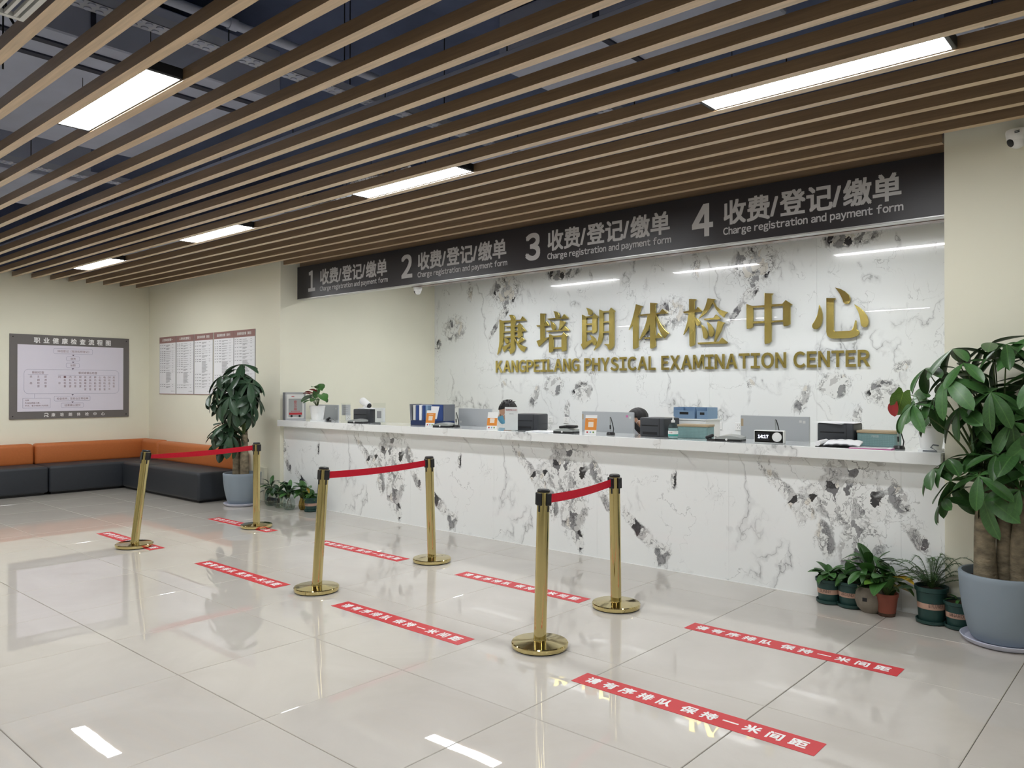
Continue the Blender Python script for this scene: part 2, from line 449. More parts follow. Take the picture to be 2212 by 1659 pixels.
def leaf_mat(name, c, rough=0.36, rand=0.35):
    """glossy leaf with a paler midrib and faint side veins, each leaf a little different"""
    m = mat(name, c, rough, spec=0.45, rand=rand, vary=0.12, vscale=14)
    nt = m.node_tree; L = nt.links; N = nt.nodes.new; p = nt.nodes['Principled BSDF']
    src = p.inputs['Base Color'].links[0].from_socket
    tc = N('ShaderNodeTexCoord'); sx = N('ShaderNodeSeparateXYZ'); L.new(tc.outputs['Object'], sx.inputs[0])
    ab = N('ShaderNodeMath'); ab.operation = 'ABSOLUTE'; L.new(sx.outputs[0], ab.inputs[0])
    rib = N('ShaderNodeMapRange'); rib.inputs[1].default_value = 0.004; rib.inputs[2].default_value = 0.016; rib.inputs[3].default_value = 0.55; rib.inputs[4].default_value = 0.0; L.new(ab.outputs[0], rib.inputs[0])
    k = N('ShaderNodeMath'); k.operation = 'MULTIPLY_ADD'; L.new(ab.outputs[0], k.inputs[0]); k.inputs[1].default_value = -0.8; L.new(sx.outputs[1], k.inputs[2])
    sn = N('ShaderNodeMath'); sn.operation = 'SINE'; m2 = N('ShaderNodeMath'); m2.operation = 'MULTIPLY'; L.new(k.outputs[0], m2.inputs[0]); m2.inputs[1].default_value = 62.0; L.new(m2.outputs[0], sn.inputs[0])
    vn = N('ShaderNodeMapRange'); vn.inputs[1].default_value = 0.9; vn.inputs[2].default_value = 1.0; vn.inputs[3].default_value = 0.0; vn.inputs[4].default_value = 0.22; L.new(sn.outputs[0], vn.inputs[0])
    mx = N('ShaderNodeMath'); mx.operation = 'MAXIMUM'; L.new(rib.outputs[0], mx.inputs[0]); L.new(vn.outputs[0], mx.inputs[1])
    mi = N('ShaderNodeMix'); mi.data_type = 'RGBA'; L.new(mx.outputs[0], mi.inputs[0]); L.new(src, mi.inputs[6]); mi.inputs[7].default_value = (min(1, c[0] * 2.4), min(1, c[1] * 2.0), min(1, c[2] * 1.8), 1)
    L.new(mi.outputs[2], p.inputs['Base Color'])
    return m
M['leaf'] = leaf_mat('pachira_leaf', rgb(56, 92, 48))
M['leaf_dark'] = leaf_mat('pachira_leaf_dark', rgb(44, 68, 48))
M['leaf_lime'] = leaf_mat('lime_leaf', rgb(92, 128, 50))
M['leaf_mid'] = leaf_mat('houseplant_leaf', rgb(58, 98, 48))
M['leaf_yellow'] = mat('yellow_leaf', rgb(196, 160, 50), 0.5)
M['leaf_red'] = mat('red_spathe', rgb(150, 46, 48), 0.35, rand=0.15)
M['stem'] = mat('green_stem', rgb(78, 96, 54), 0.6)
M['stem_brown'] = mat('brown_stem', rgb(96, 84, 58), 0.7)
M['green_pot'] = mat('dark_green_pot', rgb(34, 64, 60), 0.45, vary=0.06, vscale=20)
M['band'] = mat('pot_band', rgb(176, 142, 124), 0.6)
M['band_text'] = mat('pot_band_text', rgb(66, 48, 44), 0.6)
M['clay_grey'] = mat('grey_clay', rgb(120, 112, 100), 0.85, vary=0.2, vscale=9, bump=0.3)
M['clay_red'] = mat('red_clay', rgb(132, 72, 56), 0.7, vary=0.1, vscale=9)
M['glass'] = glass_mat('clear_glass', (0.86, 0.9, 0.88, 1))
M['acrylic'] = glass_mat('clear_acrylic', (0.965, 0.975, 0.97, 1))
M['amber'] = glass_mat('amber_glass', (0.75, 0.6, 0.3, 1))
M['water'] = glass_mat('water', (0.82, 0.86, 0.82, 1))
M['alu'] = mat('aluminium', rgb(186, 188, 192), 0.35, metal=0.6)
M['alu_side'] = mat('grey_side', rgb(120, 124, 132), 0.45, metal=0.3)
M['red_print'] = mat('red_print', rgb(172, 44, 52), 0.5)
M['monitor'] = mat('monitor_back_grey', rgb(176, 180, 183), 0.4, spec=0.4)
M['printer'] = mat('printer_charcoal', rgb(58, 61, 66), 0.45)
M['printer_dark'] = mat('printer_slot', rgb(26, 27, 30), 0.5)
M['silver'] = mat('silver_plastic', rgb(158, 162, 160), 0.35, metal=0.2)
M['card_orange'] = mat('orange_card', rgb(218, 136, 46), 0.45)
M['card_print'] = mat('printed_panel', rgb(228, 214, 196), 0.5)  # pale print of the pay cards' captions and blank squares
M['teal'] = mat('teal_box', rgb(118, 148, 148), 0.6, vary=0.06, vscale=60)
M['kraft'] = mat('kraft_lid', rgb(172, 154, 126), 0.7)
M['blue_bin'] = mat('blue_bin', rgb(126, 154, 184), 0.5)
M['blue_dark'] = mat('blue_binder', rgb(42, 70, 130), 0.45)
M['blue_navy'] = mat('navy_base', rgb(36, 52, 92), 0.5)
M['screen'] = mat('clock_screen', rgb(16, 16, 20), 0.15)
M['digits'] = mat('lit_digits', rgb(235, 240, 255), 0.5, emit=2.5)
M['sanitizer'] = glass_mat('sanitizer_bottle', (0.80, 0.90, 0.90, 1))
M['teal_light'] = mat('teal_weave', rgb(132, 164, 164), 0.6)
M['gel'] = mat('clear_gel', rgb(214, 228, 228), 0.2, alpha=0.5)
M['label_teal'] = mat('label_teal', rgb(60, 160, 150), 0.5)
M['pink'] = mat('pink_edge', rgb(196, 112, 160), 0.6)
M['skin'] = mat('skin', rgb(208, 164, 138), 0.55, spec=0.3)
M['hair'] = mat('black_hair', rgb(26, 24, 26), 0.45, vary=0.2, vscale=60, bump=0.5, bscale=200)
M['mask_blue'] = mat('blue_mask', rgb(110, 176, 206), 0.8)
M['mask_white'] = mat('white_mask', rgb(226, 230, 236), 0.8)
M['shirt'] = mat('white_uniform', rgb(216, 220, 226), 0.8)
M['shirt_navy'] = mat('navy_uniform', rgb(60, 64, 110), 0.8)
M['chair_brown'] = mat('dark_brown_leather', rgb(58, 40, 36), 0.45)
M['skirting'] = mat('dark_skirting', rgb(58, 62, 76), 0.5)
M['light_grey'] = mat('light_grey_plastic', rgb(206, 207, 204), 0.45)
COUNTER_BLOBS = [(dx - 6.995, z, rx, rz, a) for dx, z, rx, rz, a in
    [(-0.10, 0.79, 0.27, 0.055, -50), (0.06, 0.60, 0.13, 0.10, -50), (0.36, 0.68, 0.34, 0.22, 0), (0.42, 0.91, 0.24, 0.09, 0), (0.47, 0.40, 0.17, 0.24, -12), (0.22, 0.40, 0.07, 0.16, 8),
     (0.50, 0.16, 0.06, 0.16, 12), (0.70, 0.74, 0.06, 0.13, 20), (1.45, 0.735, 0.035, 0.075, 0), (1.15, 0.30, 0.27, 0.06, -42), (1.36, 0.13, 0.09, 0.10, -30), (0.80, 0.48, 0.16, 0.05, -50)]]
COUNTER_BLOBS = [((x - (-7.5)) % 2.412 + (-7.5), z, rx, rz, a) for x, z, rx, rz, a in COUNTER_BLOBS]
M['marble_front'] = marble('marble_counter_front', 2.412, -7.5, COUNTER_BLOBS, coat=0.5, seed=1.7)
WALL_BLOBS = [(-8.27, 2.33, 0.25, 0.19, 0), (-7.27, 2.82, 0.32, 0.26, 0), (-7.30, 2.50, 0.17, 0.08, 50), (-7.95, 2.88, 0.06, 0.17, 10), (-6.25, 2.98, 0.30, 0.12, 0),
              (-6.40, 1.50, 0.16, 0.14, 0), (-5.92, 1.42, 0.18, 0.13, 10), (-6.72, 1.33, 0.08, 0.20, -30), (-7.28, 1.515, 0.06, 0.06, 0), (-5.75, 1.66, 0.10, 0.06, 30),
              (-8.62, 2.07, 0.05, 0.16, -30), (-7.46, 2.28, 0.05, 0.18, -25), (-6.15, 1.16, 0.06, 0.14, 0)]
M['marble_wall'] = marble('marble_back_wall', 3.63, -8.75, WALL_BLOBS, coat=1.0, seed=4.3, rough=0.15)
M['marble_top'] = marble('marble_countertop', 2.412, -7.5, [(-5.6, 1.02, 0.05, 0.05, 0)], coat=0.6, seed=7.9)

# ================================================================== SETTING
# ---- floor: grout bed with polished tiles laid in a grid
TS, TX0, TY0 = 0.7975, -5.475, 1.854
fl = struct(MB().box(XL - 0.1, XE, YE, 5.56, -0.05, -0.006).obj('floor', M['grout']))
def tile_mesh(w, d):
    g, c = 0.0016, 0.0022
    mb = MB(); x0, x1, y0, y1 = g, w - g, g, d - g
    v = [(x0, y0, -0.006), (x1, y0, -0.006), (x1, y1, -0.006), (x0, y1, -0.006), (x0, y0, -c), (x1, y0, -c), (x1, y1, -c), (x0, y1, -c),
         (x0 + c, y0 + c, 0), (x1 - c, y0 + c, 0), (x1 - c, y1 - c, 0), (x0 + c, y1 - c, 0)]
    f = [(0, 1, 5, 4), (1, 2, 6, 5), (2, 3, 7, 6), (3, 0, 4, 7), (4, 5, 9, 8), (5, 6, 10, 9), (6, 7, 11, 10), (7, 4, 8, 11), (8, 9, 10, 11)]
    return mb.add(v, f).mesh('floor_tile')
_tm = {}
for j in range(-4, 5):
    for i in range(-9, 9):
        x0, x1 = max(TX0 + i * TS, XL), min(TX0 + (i + 1) * TS, XE)
        y0, y1 = TY0 + j * TS, min(TY0 + (j + 1) * TS, 5.5)
        key = (round(x1 - x0, 3), round(y1 - y0, 3))
        if key not in _tm: _tm[key] = tile_mesh(*key)
        mk('floor_tile', _tm[key], M['tile'], fl, (x0, y0, 0))
yb0 = TY0 - 4 * TS
MB().box(XL, XE, YE, yb0, -0.006, 0).box(TX0 + 9 * TS, XE, yb0, 5.5, -0.006, 0).obj('floor_behind_camera', M['tile'], fl)
MB().box(XN, XR, 5.56, YB, -0.05, 0).obj('recess_floor', M['tile'], fl)

# ---- walls: cream paint up to the slats, dark plenum paint above
def wall(name, x0, x1, y0, y1):
    o = struct(MB().box(x0, x1, y0, y1, 0, ZC + 0.08).obj(name, M['cream']))
    MB().box(x0, x1, y0, y1, ZC + 0.08, ZS).obj('plenum_wall', M['plaster_dark'], o)
    return o
wall('wall_left', XL - 0.15, XL, YE, 8.3)
wall('wall_back_left', XL, XN, YW, 8.3)
wall('wall_back_right', XR, XE, YW, 8.3)
wb = wall('wall_back', XN, XR, YB + 0.012, 8.3)
wall('wall_right', XE, XE + 0.15, YE, 8.3)
wall('wall_front', XL, XE, YE - 0.15, YE)
joints = [XN] + [-2.938 - 1.2075 * k for k in (4, 3, 2, 1, 0, -1)] + [XR]
for a, b in zip(joints, joints[1:]):
    MB().box(a + 0.0006, b - 0.0006, YB, YB + 0.012, 0, 3.2).obj('marble_panel', M['marble_wall'], wb)
bb = struct(MB().box(XL, XN, YW - 0.012, YW, 0, 0.055).obj('baseboard_back', M['skirting']))

# ---- ceiling: painted slab with services, wooden slats hung below it
ceil = struct(MB().box(XL, XE, YE, 8.3, ZS, ZS + 0.2).obj('ceiling', M['plaster_dark']))
SY0, SP, SW, SH = 1.128, 0.2418, 0.055, 0.064
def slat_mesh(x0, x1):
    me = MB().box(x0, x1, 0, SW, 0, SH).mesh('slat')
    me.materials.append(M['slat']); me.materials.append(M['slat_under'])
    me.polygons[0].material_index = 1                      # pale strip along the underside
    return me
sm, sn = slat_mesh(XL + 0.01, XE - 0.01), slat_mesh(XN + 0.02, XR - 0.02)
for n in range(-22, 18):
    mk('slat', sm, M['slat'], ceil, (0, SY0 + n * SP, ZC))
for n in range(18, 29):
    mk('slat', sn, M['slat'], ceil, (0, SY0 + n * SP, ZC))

# ---- linear ceiling lamps, set between two slats
def make_lamp():
    t = thing('ceiling_lamp', '', 'lamp')
    h = MB()
    h.rbox(-0.60, 0.60, -0.090, 0.090, 0.012, 0.052, 0.012, 2)
    h.box(-0.60, 0.60, -0.090, -0.084, 0.0, 0.014); h.box(-0.60, 0.60, 0.084, 0.090, 0.0, 0.014)
    h.obj('housing', M['black_metal'], t)
    MB().box(-0.588, 0.588, -0.083, 0.083, 0.002, 0.0125).obj('diffuser', M['lamp'], t)
    for s in (-1, 1):
        MB().rbox(min(s * 0.588, s * 0.612), max(s * 0.588, s * 0.612), -0.092, 0.092, 0.0, 0.056, 0.006, 2).obj('end_cap', M['black_metal'], t)
    for s in (-0.45, 0.45):
        MB().tube([(s, 0, 0.05), (s, 0, 0.26)], 0.002, 6).obj('hanging_wire', M['black_metal'], t)
    return t
lamp0 = make_lamp()
_first = [True]
def lamp(x, n, label):
    o = lamp0 if _first[0] else copy_tree(lamp0)
    _first[0] = False
    o.location = (x, SY0 + n * SP + SW + (SP - SW) / 2, ZC + 0.006)
    o['label'] = label; o['group'] = 'linear ceiling lamps between the slats'
lamp(-4.46, 2, 'broad lit ceiling lamp at upper left, nearest the viewer, with black end cap')
lamp(-1.43, 11, 'longest-looking lit ceiling lamp, at upper right above the number 4 sign')
lamp(-4.52, 11, 'lit ceiling lamp near the middle of the slatted ceiling, above the number 2 sign')
lamp(-7.50, 11, 'small lit ceiling lamp third from the right in its row, left of centre')
lamp(-10.47, 11, 'smallest and farthest lit ceiling lamp, above the grey flow chart board')
for x, w in ((-2.60, 'right-hand'), (-4.73, 'middle'), (-6.83, 'left-hand')):
    lamp(x, 23, 'ceiling lamp behind the overhead sign, seen as the %s bright streak in the marble' % w)
for n, row in ((2, 'front row'), (-7, 'rear row')):
    for x, w in ((-10.47, 'first from the left wall'), (-7.5, 'second from the left wall'), (-4.46, 'third from the left wall'), (-1.43, 'fourth from the left wall'), (1.6, 'rightmost')):
        if n == 2 and x == -4.46: continue
        lamp(x, n, 'ceiling lamp outside the picture, %s, %s' % (w, row))

# ---- services above the slats
t = thing('air_duct', 'wide grey rectangular air duct above the slats at upper left', 'duct', (-6.2, 1.6, 3.6))
MB().rbox(-1.25, 1.06, -2.2, 1.62, 0.0, 0.38, 0.01, 1).obj('duct_body', M['duct'], t)
for x in (0.62, 0.88):
    MB().box(x - 0.03, x + 0.03, -2.2, 1.62, -0.012, 0.002).obj('seam', M['duct_dark'], t)
for y in (-1.0, 0.3):
    MB().box(-1.27, 1.08, y - 0.012, y + 0.012, -0.014, 0.39).obj('flange', M['duct_dark'], t)
t = thing('air_duct', 'low grey air duct beyond the wide one, far left above the slats', 'duct', (-9.3, 1.55, 3.55))
MB().rbox(-0.75, 0.75, -2.0, 1.6, 0.0, 0.42, 0.01, 1).obj('duct_body', M['duct'], t)
for y in (-0.5, 0.6):
    MB().box(-0.77, 0.77, y - 0.012, y + 0.012, -0.014, 0.43).obj('flange', M['duct_dark'], t)
t = thing('air_duct', 'pale grey air duct crossing above the slats at top centre', 'duct', (-2.55, 3.4, 3.47))
MB().rbox(-0.75, 0.9, 0.22, 0.72, 0.0, 0.34, 0.01, 1).obj('duct_body', M['duct'], t)
MB().box(-0.02, 0.02, 0.21, 0.73, -0.012, 0.35).obj('flange', M['duct_dark'], t)
t = thing('concrete_beam', 'dark painted ceiling beam running above the slats towards the right', 'beam', (-3.3, 1.2, 3.85))
MB().rbox(-0.35, 0.35, -4.0, 4.1, 0.0, ZS - 3.85 - 0.004, 0.01, 1).obj('beam_body', M['plaster_dark'], t)
def perforated(name, label, x, y0, y1, z, w=0.12):
    t = thing(name, label, 'cable tray', (x, y0, z))
    L = y1 - y0
    b = MB().box(-w / 2, w / 2, 0, L, 0, 0.003).box(-w / 2, -w / 2 + 0.003, 0, L, 0, 0.05).box(w / 2 - 0.003, w / 2, 0, L, 0, 0.05)
    b.obj('tray', M['galv'], t)
    rb = MB()
    for k in range(int(L / 0.06)):
        yy = 0.03 + k * 0.06
        rb.lathe([(0.020, -0.006), (0.020, 0.0)], 10, -0.030, yy); rb.lathe([(0.020, -0.006), (0.020, 0.0)], 10, 0.030, yy)
    o = rb.obj('punched_holes', M['duct'], t); o['kind'] = 'stuff'
    for k in range(int(L / 0.9)):
        MB().tube([(0, 0.4 + k * 0.9, 0.0), (0, 0.4 + k * 0.9, ZS - z - 0.002)], 0.004, 6).obj('hanger_rod', M['black_metal'], t)
perforated('cable_tray', 'perforated metal cable tray above the slats beside the white pipe', -4.40, 0.2, 5.2, 3.48)
perforated('cable_tray', 'perforated metal cable tray above the slats near the top centre', -2.95, 4.25, 4.66, 3.30)
perforated('cable_tray', 'perforated metal cable tray crossing above the slats at far left', -7.90, 0.2, 3.25, 3.45)
t = thing('service_pipe', 'round pale pipe with collars above the slats at upper left', 'pipe', (-4.22, 0.2, 3.58))
MB().tube([(0, 0, 0), (0, 3.2, 0)], 0.028, 14).obj('pipe', M['duct'], t, True)
for y in (1.0, 2.1, 2.9):
    MB().tube([(0, y, 0), (0, y + 0.05, 0)], 0.036, 14).obj('collar', M['duct'], t, True)
    MB().tube([(0, y + 0.02, 0.04), (0, y + 0.02, ZS - 3.58 - 0.002)], 0.004, 6).obj('hanger_rod', M['black_metal'], t)
def channel(label, y, z, x0, x1, d=0.09, h=0.05):
    t = thing('channel_bar', label, 'bar', (0, y, z))
    MB().rbox(x0, x1, 0, d, 0, h, 0.004, 1).obj('channel', M['duct'], t)
    k = x0 + 0.4
    while k < x1:
        rod = MB().tube([(k, d / 2, h), (k, d / 2, 0.22)], 0.004, 6).obj('hanger_rod', M['black_metal'], t)
        MB().box(k - 0.03, k + 0.03, d / 2 - 0.03, d / 2 + 0.03, -0.012, 0.0).obj('clamp', M['galv'], t)
        k += 1.1
channel('pale metal channel bar above the slats between the two front lamp rows', 3.32, 3.34, -12.2, 2.0)
channel('pale metal channel bar above the slats right of the wide air duct', 1.02, 3.30, -5.0, 2.0, 0.05, 0.03)
channel('pale metal channel bar above the slats just before the sign', 4.70, 3.36, -12.2, 2.0, 0.06, 0.03)
t = thing('flexible_duct', 'crinkled silver foil duct above the slats near the middle lamp', 'duct', (-6.0, 4.45, 3.35))
pr = MB(); pts, rr = [], []
for k in range(60):
    pts.append((-1.1 + k * 0.037, 0.10 * math.sin(k * 0.09), 0.03 * math.sin(k * 0.21))); rr.append(0.075 + (0.012 if k % 2 else 0.0))
pr.tube(pts, rr, 14).obj('foil_hose', mat('foil', rgb(190, 195, 205), 0.22, metal=1.0), t)
t = thing('looped_cable', 'black cable looped around a hanging rod above the slats at upper left', 'cable', (-4.85, 1.35, 3.3))
MB().tube([(-0.05, 0.0, 0.3), (-0.03, 0.02, 0.2), (0.03, 0.05, 0.10), (0.0, 0.03, 0.0), (-0.06, 0.0, -0.06), (-0.02, -0.03, -0.04)], 0.008, 8).obj('cable', M['black'], t, True)
MB().tube([(-0.05, 0, -0.1), (-0.05, 0, ZS - 3.3 - 0.002)], 0.005, 6).obj('hanger_rod', M['black_metal'], t)
# air grille between the nearest slats
t = thing('air_grille', 'pale slotted air grille set in the ceiling at the top left corner', 'vent', (-3.15, 0.815, ZC - 0.022))
fr_ = MB().box(-0.54, 0.54, -0.275, -0.255, 0, 0.02).box(-0.54, 0.54, 0.255, 0.275, 0, 0.02).box(-0.54, -0.515, -0.255, 0.255, 0, 0.02).box(0.515, 0.54, -0.255, 0.255, 0, 0.02).obj('frame', M['light_grey'], t)
for k in range(15):
    MB().box(-0.515, 0.515, -0.245 + k * 0.034, -0.232 + k * 0.034, 0.002, 0.018).obj('fin', M['light_grey'], fr_)

# ================================================================== RECEPTION COUNTER
t = thing('reception_counter', 'long white marble reception counter front with dark grey patches', 'counter', (-4.94, 5.5, 0))
MB().box(XN + 4.94 + 0.004, XR + 4.94 - 0.004, 0.016, 0.10, 0, 0.972).obj('carcass', M['white'], t)
cj = [XN + 0.004] + [-1.449 - 1.206 * k for k in (5, 4, 3, 2, 1, 0)] + [XR - 0.004]
for a, b in zip(cj, cj[1:]):
    MB().box(a + 4.94 + 0.0005, b + 4.94 - 0.0005, 0, 0.015, 0.004, 0.972).obj('marble_panel', M['marble_front'], t)
MB().box(XN + 4.94 + 0.004, XR + 4.94 - 0.004, -0.005, 0.0, 0, 0.006).obj('sealant_strip', M['white'], t)
o = MB().rbox(XN + 0.045, XR - 0.006, 5.38, 5.86, 0.977, 1.055, 0.004, 2).obj('countertop', M['marble_top'])
tag(o, 'polished white marble countertop running the length of the reception counter', 'countertop')
t = thing('work_desk', 'white work desk along the back of the reception counter', 'desk', (-4.94, 6.0, 0))
MB().rbox(XN + 4.94 + 0.01, XR + 4.94 - 0.01, -0.38, 0.30, 0.72, 0.75, 0.004, 1).obj('desk_top', M['white'], t)
for x in (-3.6, -1.2, 1.2, 3.6):
    MB().box(x - 0.015, x + 0.015, -0.36, 0.26, 0, 0.72).obj('leg_panel', M['white'], t)

# ================================================================== OVERHEAD SIGN
sx0, sx1, sz0, sz1, sy = XN + 0.004, XR - 0.02, 2.588, 3.006, 5.695
t = thing('overhead_sign', 'long black hanging sign numbering four service windows in grey letters', 'sign', (-4.94, sy, sz0))
face = MB().box(sx0 + 4.94, sx1 + 4.94, 0, 0.012, 0, sz1 - sz0).obj('face_panel', M['sign_black'], t)
MB().box(sx0 + 4.94, sx1 + 4.94, 0.012, 0.10, 0.0, sz1 - sz0).obj('box_body', M['sign_edge'], t)
MB().box(sx0 + 4.94, sx1 + 4.94, -0.004, 0.0, 0.0, 0.008).obj('bottom_trim', M['sign_edge'], t)
MB().box(-1.66, sx1 + 4.94, 0.101, 0.19, -0.004, 0.25).obj('backing_board', M['slat_dark'], t)
for k, x in enumerate((-8.467, -6.652, -4.838, -3.065)):
    mb = MB(); text(mb, str(k + 1), x + 4.94 + (0.02 if k == 0 else 0), 2.672 - sz0, 0.15 if k == 0 else 0.185, 0.262, off=0.0015, heavy=0.009)
    mb.obj('numeral', M['sign_text'], face)
    mb = MB(); text(mb, '收费/登记/缴单', x + 4.94 + 0.275, 2.737 - sz0, 1.295, 0.193, off=0.0015, heavy=0.005)
    mb.obj('heading', M['sign_text'], face)
    mb = MB(); text(mb, 'Charge registration and payment form', x + 4.94 + 0.272, 2.644 - sz0, 1.31, 0.078, off=0.0015, heavy=0.0016)
    mb.obj('caption', M['sign_text'], face)['kind'] = 'stuff'

# ================================================================== GOLD LETTERING ON THE MARBLE
# outlines of the seven characters in millimetres around their centres (outer contour, then counters)
GLYPHS = [
 ((-7.106,2.198),[
  [[(-47,274),(5,271),(40,255),(57,231),(60,213),(52,195),(163,194),(197,238),(261,182),(254,175),(78,174),(60,156),(55,138),(55,120),(108,121),(139,151),(200,104),(187,97),(187,56),(207,86),(259,41),(248,31),(187,30),(187,-37),(170,-46),(129,-60),(112,-46),(112,-43),(61,-44),(67,-58),(88,-89),(117,-111),(180,-44),(243,-86),(140,-130),(170,-149),(218,-169),(268,-184),(245,-209),(218,-249),(170,-222),(129,-184),(95,-136),(71,-89),(59,-68),(57,-192),(50,-223),(26,-253),(-22,-273),(-33,-241),(-50,-215),(-82,-198),(-19,-195),(-15,-132),(-141,-241),(-177,-171),(-92,-143),(-15,-109),(-16,-44),(-110,-41),(-124,-23),(-16,-24),(-16,28),(-149,29),(-152,-54),(-163,-109),(-184,-163),(-219,-225),(-268,-274),(-252,-219),(-234,-156),(-225,-88),(-224,216),(-170,197),(-12,195),(-16,220),(-33,255)],
   [(-145,168),(-16,171),(-16,118),(-107,119),(-121,121),(-107,104),(-16,101),(-16,46),(-149,46)],
   [(57,99),(114,98),(114,47),(59,48)],
   [(57,23),(112,22),(112,-23),(57,-23)]],
  [[(-138,-46),(-92,-50),(-64,-65),(-49,-89),(-57,-115),(-85,-129),(-106,-124),(-117,-97)]],
 ]),
 ((-6.385,2.2),[
  [[(-209,255),(-121,247),(-128,235),(-139,226),(-141,105),(-105,147),(-52,88),(-63,78),(-139,79),(-140,-80),(-63,-68),(-63,-74),(-234,-188),(-272,-111),(-208,-96),(-209,78),(-261,80),(-274,100),(-209,98)]],
  [[(16,273),(63,263),(101,238),(115,210),(108,186),(101,179),(154,179),(191,223),(259,170),(250,160),(-73,161),(-89,180),(51,179),(44,209),(32,245)]],
  [[(-41,146),(7,122),(38,93),(52,60),(45,36),(32,20),(0,22),(-16,54),(-25,99)]],
  [[(120,148),(219,120),(200,97),(176,64),(123,18),(101,19),(117,72)]],
  [[(-108,19),(160,20),(204,67),(273,10),(265,-1),(-95,1)]],
  [[(-58,-25),(10,-52),(151,-52),(185,-18),(247,-65),(226,-81),(225,-251),(201,-264),(160,-268),(151,-231),(13,-231),(12,-251),(-19,-270),(-54,-273),(-60,-249)],
   [(13,-77),(150,-78),(151,-206),(13,-207)]],
 ]),
 ((-5.66,2.205),[
  [[(-179,275),(-134,262),(-97,237),(-81,208),(-90,184),(-120,177),(-144,187),(-151,218),(-162,247)]],
  [[(-244,193),(-182,164),(-83,164),(-54,194),(10,147),(-12,132),(-12,-29),(-32,-53),(-73,-61),(-85,-43),(-175,-41),(-175,-156),(-93,-134),(-103,-103),(-131,-67),(-79,-90),(-39,-122),(-17,-162),(-22,-192),(-45,-210),(-73,-193),(-86,-167),(-227,-254),(-260,-192),(-241,-176),(-243,89)],
   [(-174,146),(-83,144),(-85,74),(-174,73)],
   [(-174,52),(-85,51),(-85,-17),(-174,-18)]],
  [[(25,240),(85,215),(171,214),(199,251),(260,206),(243,190),(243,-210),(230,-242),(204,-266),(174,-276),(158,-259),(145,-228),(102,-202),(102,-197),(174,-201),(174,-59),(85,-60),(79,-116),(55,-176),(8,-229),(-62,-272),(-25,-211),(5,-146),(22,-69),(27,19)],
   [(87,195),(174,195),(174,85),(87,85)],
   [(87,67),(174,67),(174,-38),(87,-39)]],
 ]),
 ((-4.922,2.202),[
  [[(-175,272),(-81,241),(-106,224),(-124,167),(-152,118),(-130,104),(-146,92),(-146,-246),(-168,-264),(-208,-271),(-217,-262),(-218,23),(-277,-35),(-243,41),(-211,135),(-186,225)]],
  [[(23,275),(116,264),(95,242),(94,148),(151,150),(190,192),(259,140),(249,131),(110,131),(125,84),(154,30),(202,-35),(249,-79),(278,-100),(249,-120),(216,-160),(175,-106),(140,-42),(116,37),(100,111),(94,-137),(102,-132),(134,-89),(190,-138),(178,-151),(95,-156),(95,-249),(65,-272),(29,-274),(23,-257),(23,-156),(-50,-154),(-60,-135),(23,-135),(21,16),(-8,-56),(-63,-117),(-133,-170),(-100,-105),(-57,-22),(-26,61),(-13,126),(-115,127),(-124,143),(23,145)]],
 ]),
 ((-4.182,2.209),[
  [[(-200,274),(-112,265),(-119,253),(-131,243),(-133,148),(-112,148),(-88,176),(-37,126),(-47,117),(-131,113),(-129,63),(-95,42),(-64,7),(-59,-22),(-71,-38),(-95,-41),(-113,-25),(-126,26),(-127,-249),(-147,-267),(-185,-275),(-195,-259),(-198,-36),(-230,-88),(-275,-137),(-247,-62),(-223,12),(-209,109),(-265,114),(-275,132),(-200,141)]],
  [[(34,265),(127,247),(104,230),(137,170),(190,123),(275,92),(249,71),(228,36),(177,78),(131,139),(96,212),(57,150),(4,92),(-78,42),(-30,107),(4,173)]],
  [[(-18,38),(104,40),(134,77),(191,31),(180,17),(-7,19)]],
  [[(-54,-25),(-10,-55),(24,-100),(37,-144),(27,-183),(3,-197),(-20,-181),(-30,-116),(-40,-72)]],
  [[(24,-1),(64,-28),(97,-73),(111,-123),(101,-162),(77,-177),(49,-160),(43,-95)]],
  [[(157,6),(245,-23),(222,-40),(190,-120),(124,-233),(109,-234),(137,-105)]],
  [[(-93,-232),(170,-230),(206,-187),(273,-242),(261,-257),(-85,-253)]],
 ]),
 ((-3.434,2.205),[
  [[(-252,171),(-182,145),(-49,145),(-47,274),(46,263),(28,243),(28,148),(149,147),(182,182),(253,131),(230,116),(230,-73),(202,-90),(161,-93),(155,-46),(28,-48),(26,-245),(0,-268),(-42,-275),(-48,-257),(-48,-50),(-176,-47),(-179,-84),(-207,-100),(-248,-101),(-252,-59)],
   [(-177,125),(-49,122),(-49,-24),(-177,-23)],
   [(28,123),(156,122),(155,-26),(28,-26)]],
 ]),
 ((-2.697,2.217),[
  [[(-205,95),(-186,58),(-173,7),(-171,-43),(-179,-93),(-198,-131),(-229,-154),(-259,-151),(-275,-131),(-275,-103),(-252,-70),(-225,-17),(-211,48)]],
  [[(-45,260),(5,243),(53,212),(89,175),(103,140),(100,107),(85,87),(60,84),(38,100),(25,139),(-2,198)]],
  [[(140,78),(190,44),(233,0),(264,-50),(276,-99),(271,-133),(254,-156),(229,-159),(208,-140),(201,-114),(197,-69),(179,0)]],
  [[(-132,161),(-41,152),(-47,138),(-59,133),(-59,-172),(-49,-184),(103,-186),(121,-175),(136,-144),(150,-83),(161,-85),(164,-176),(182,-188),(190,-207),(182,-229),(154,-246),(107,-257),(34,-260),(-77,-256),(-107,-243),(-126,-219),(-133,-184)]],
 ]),
]
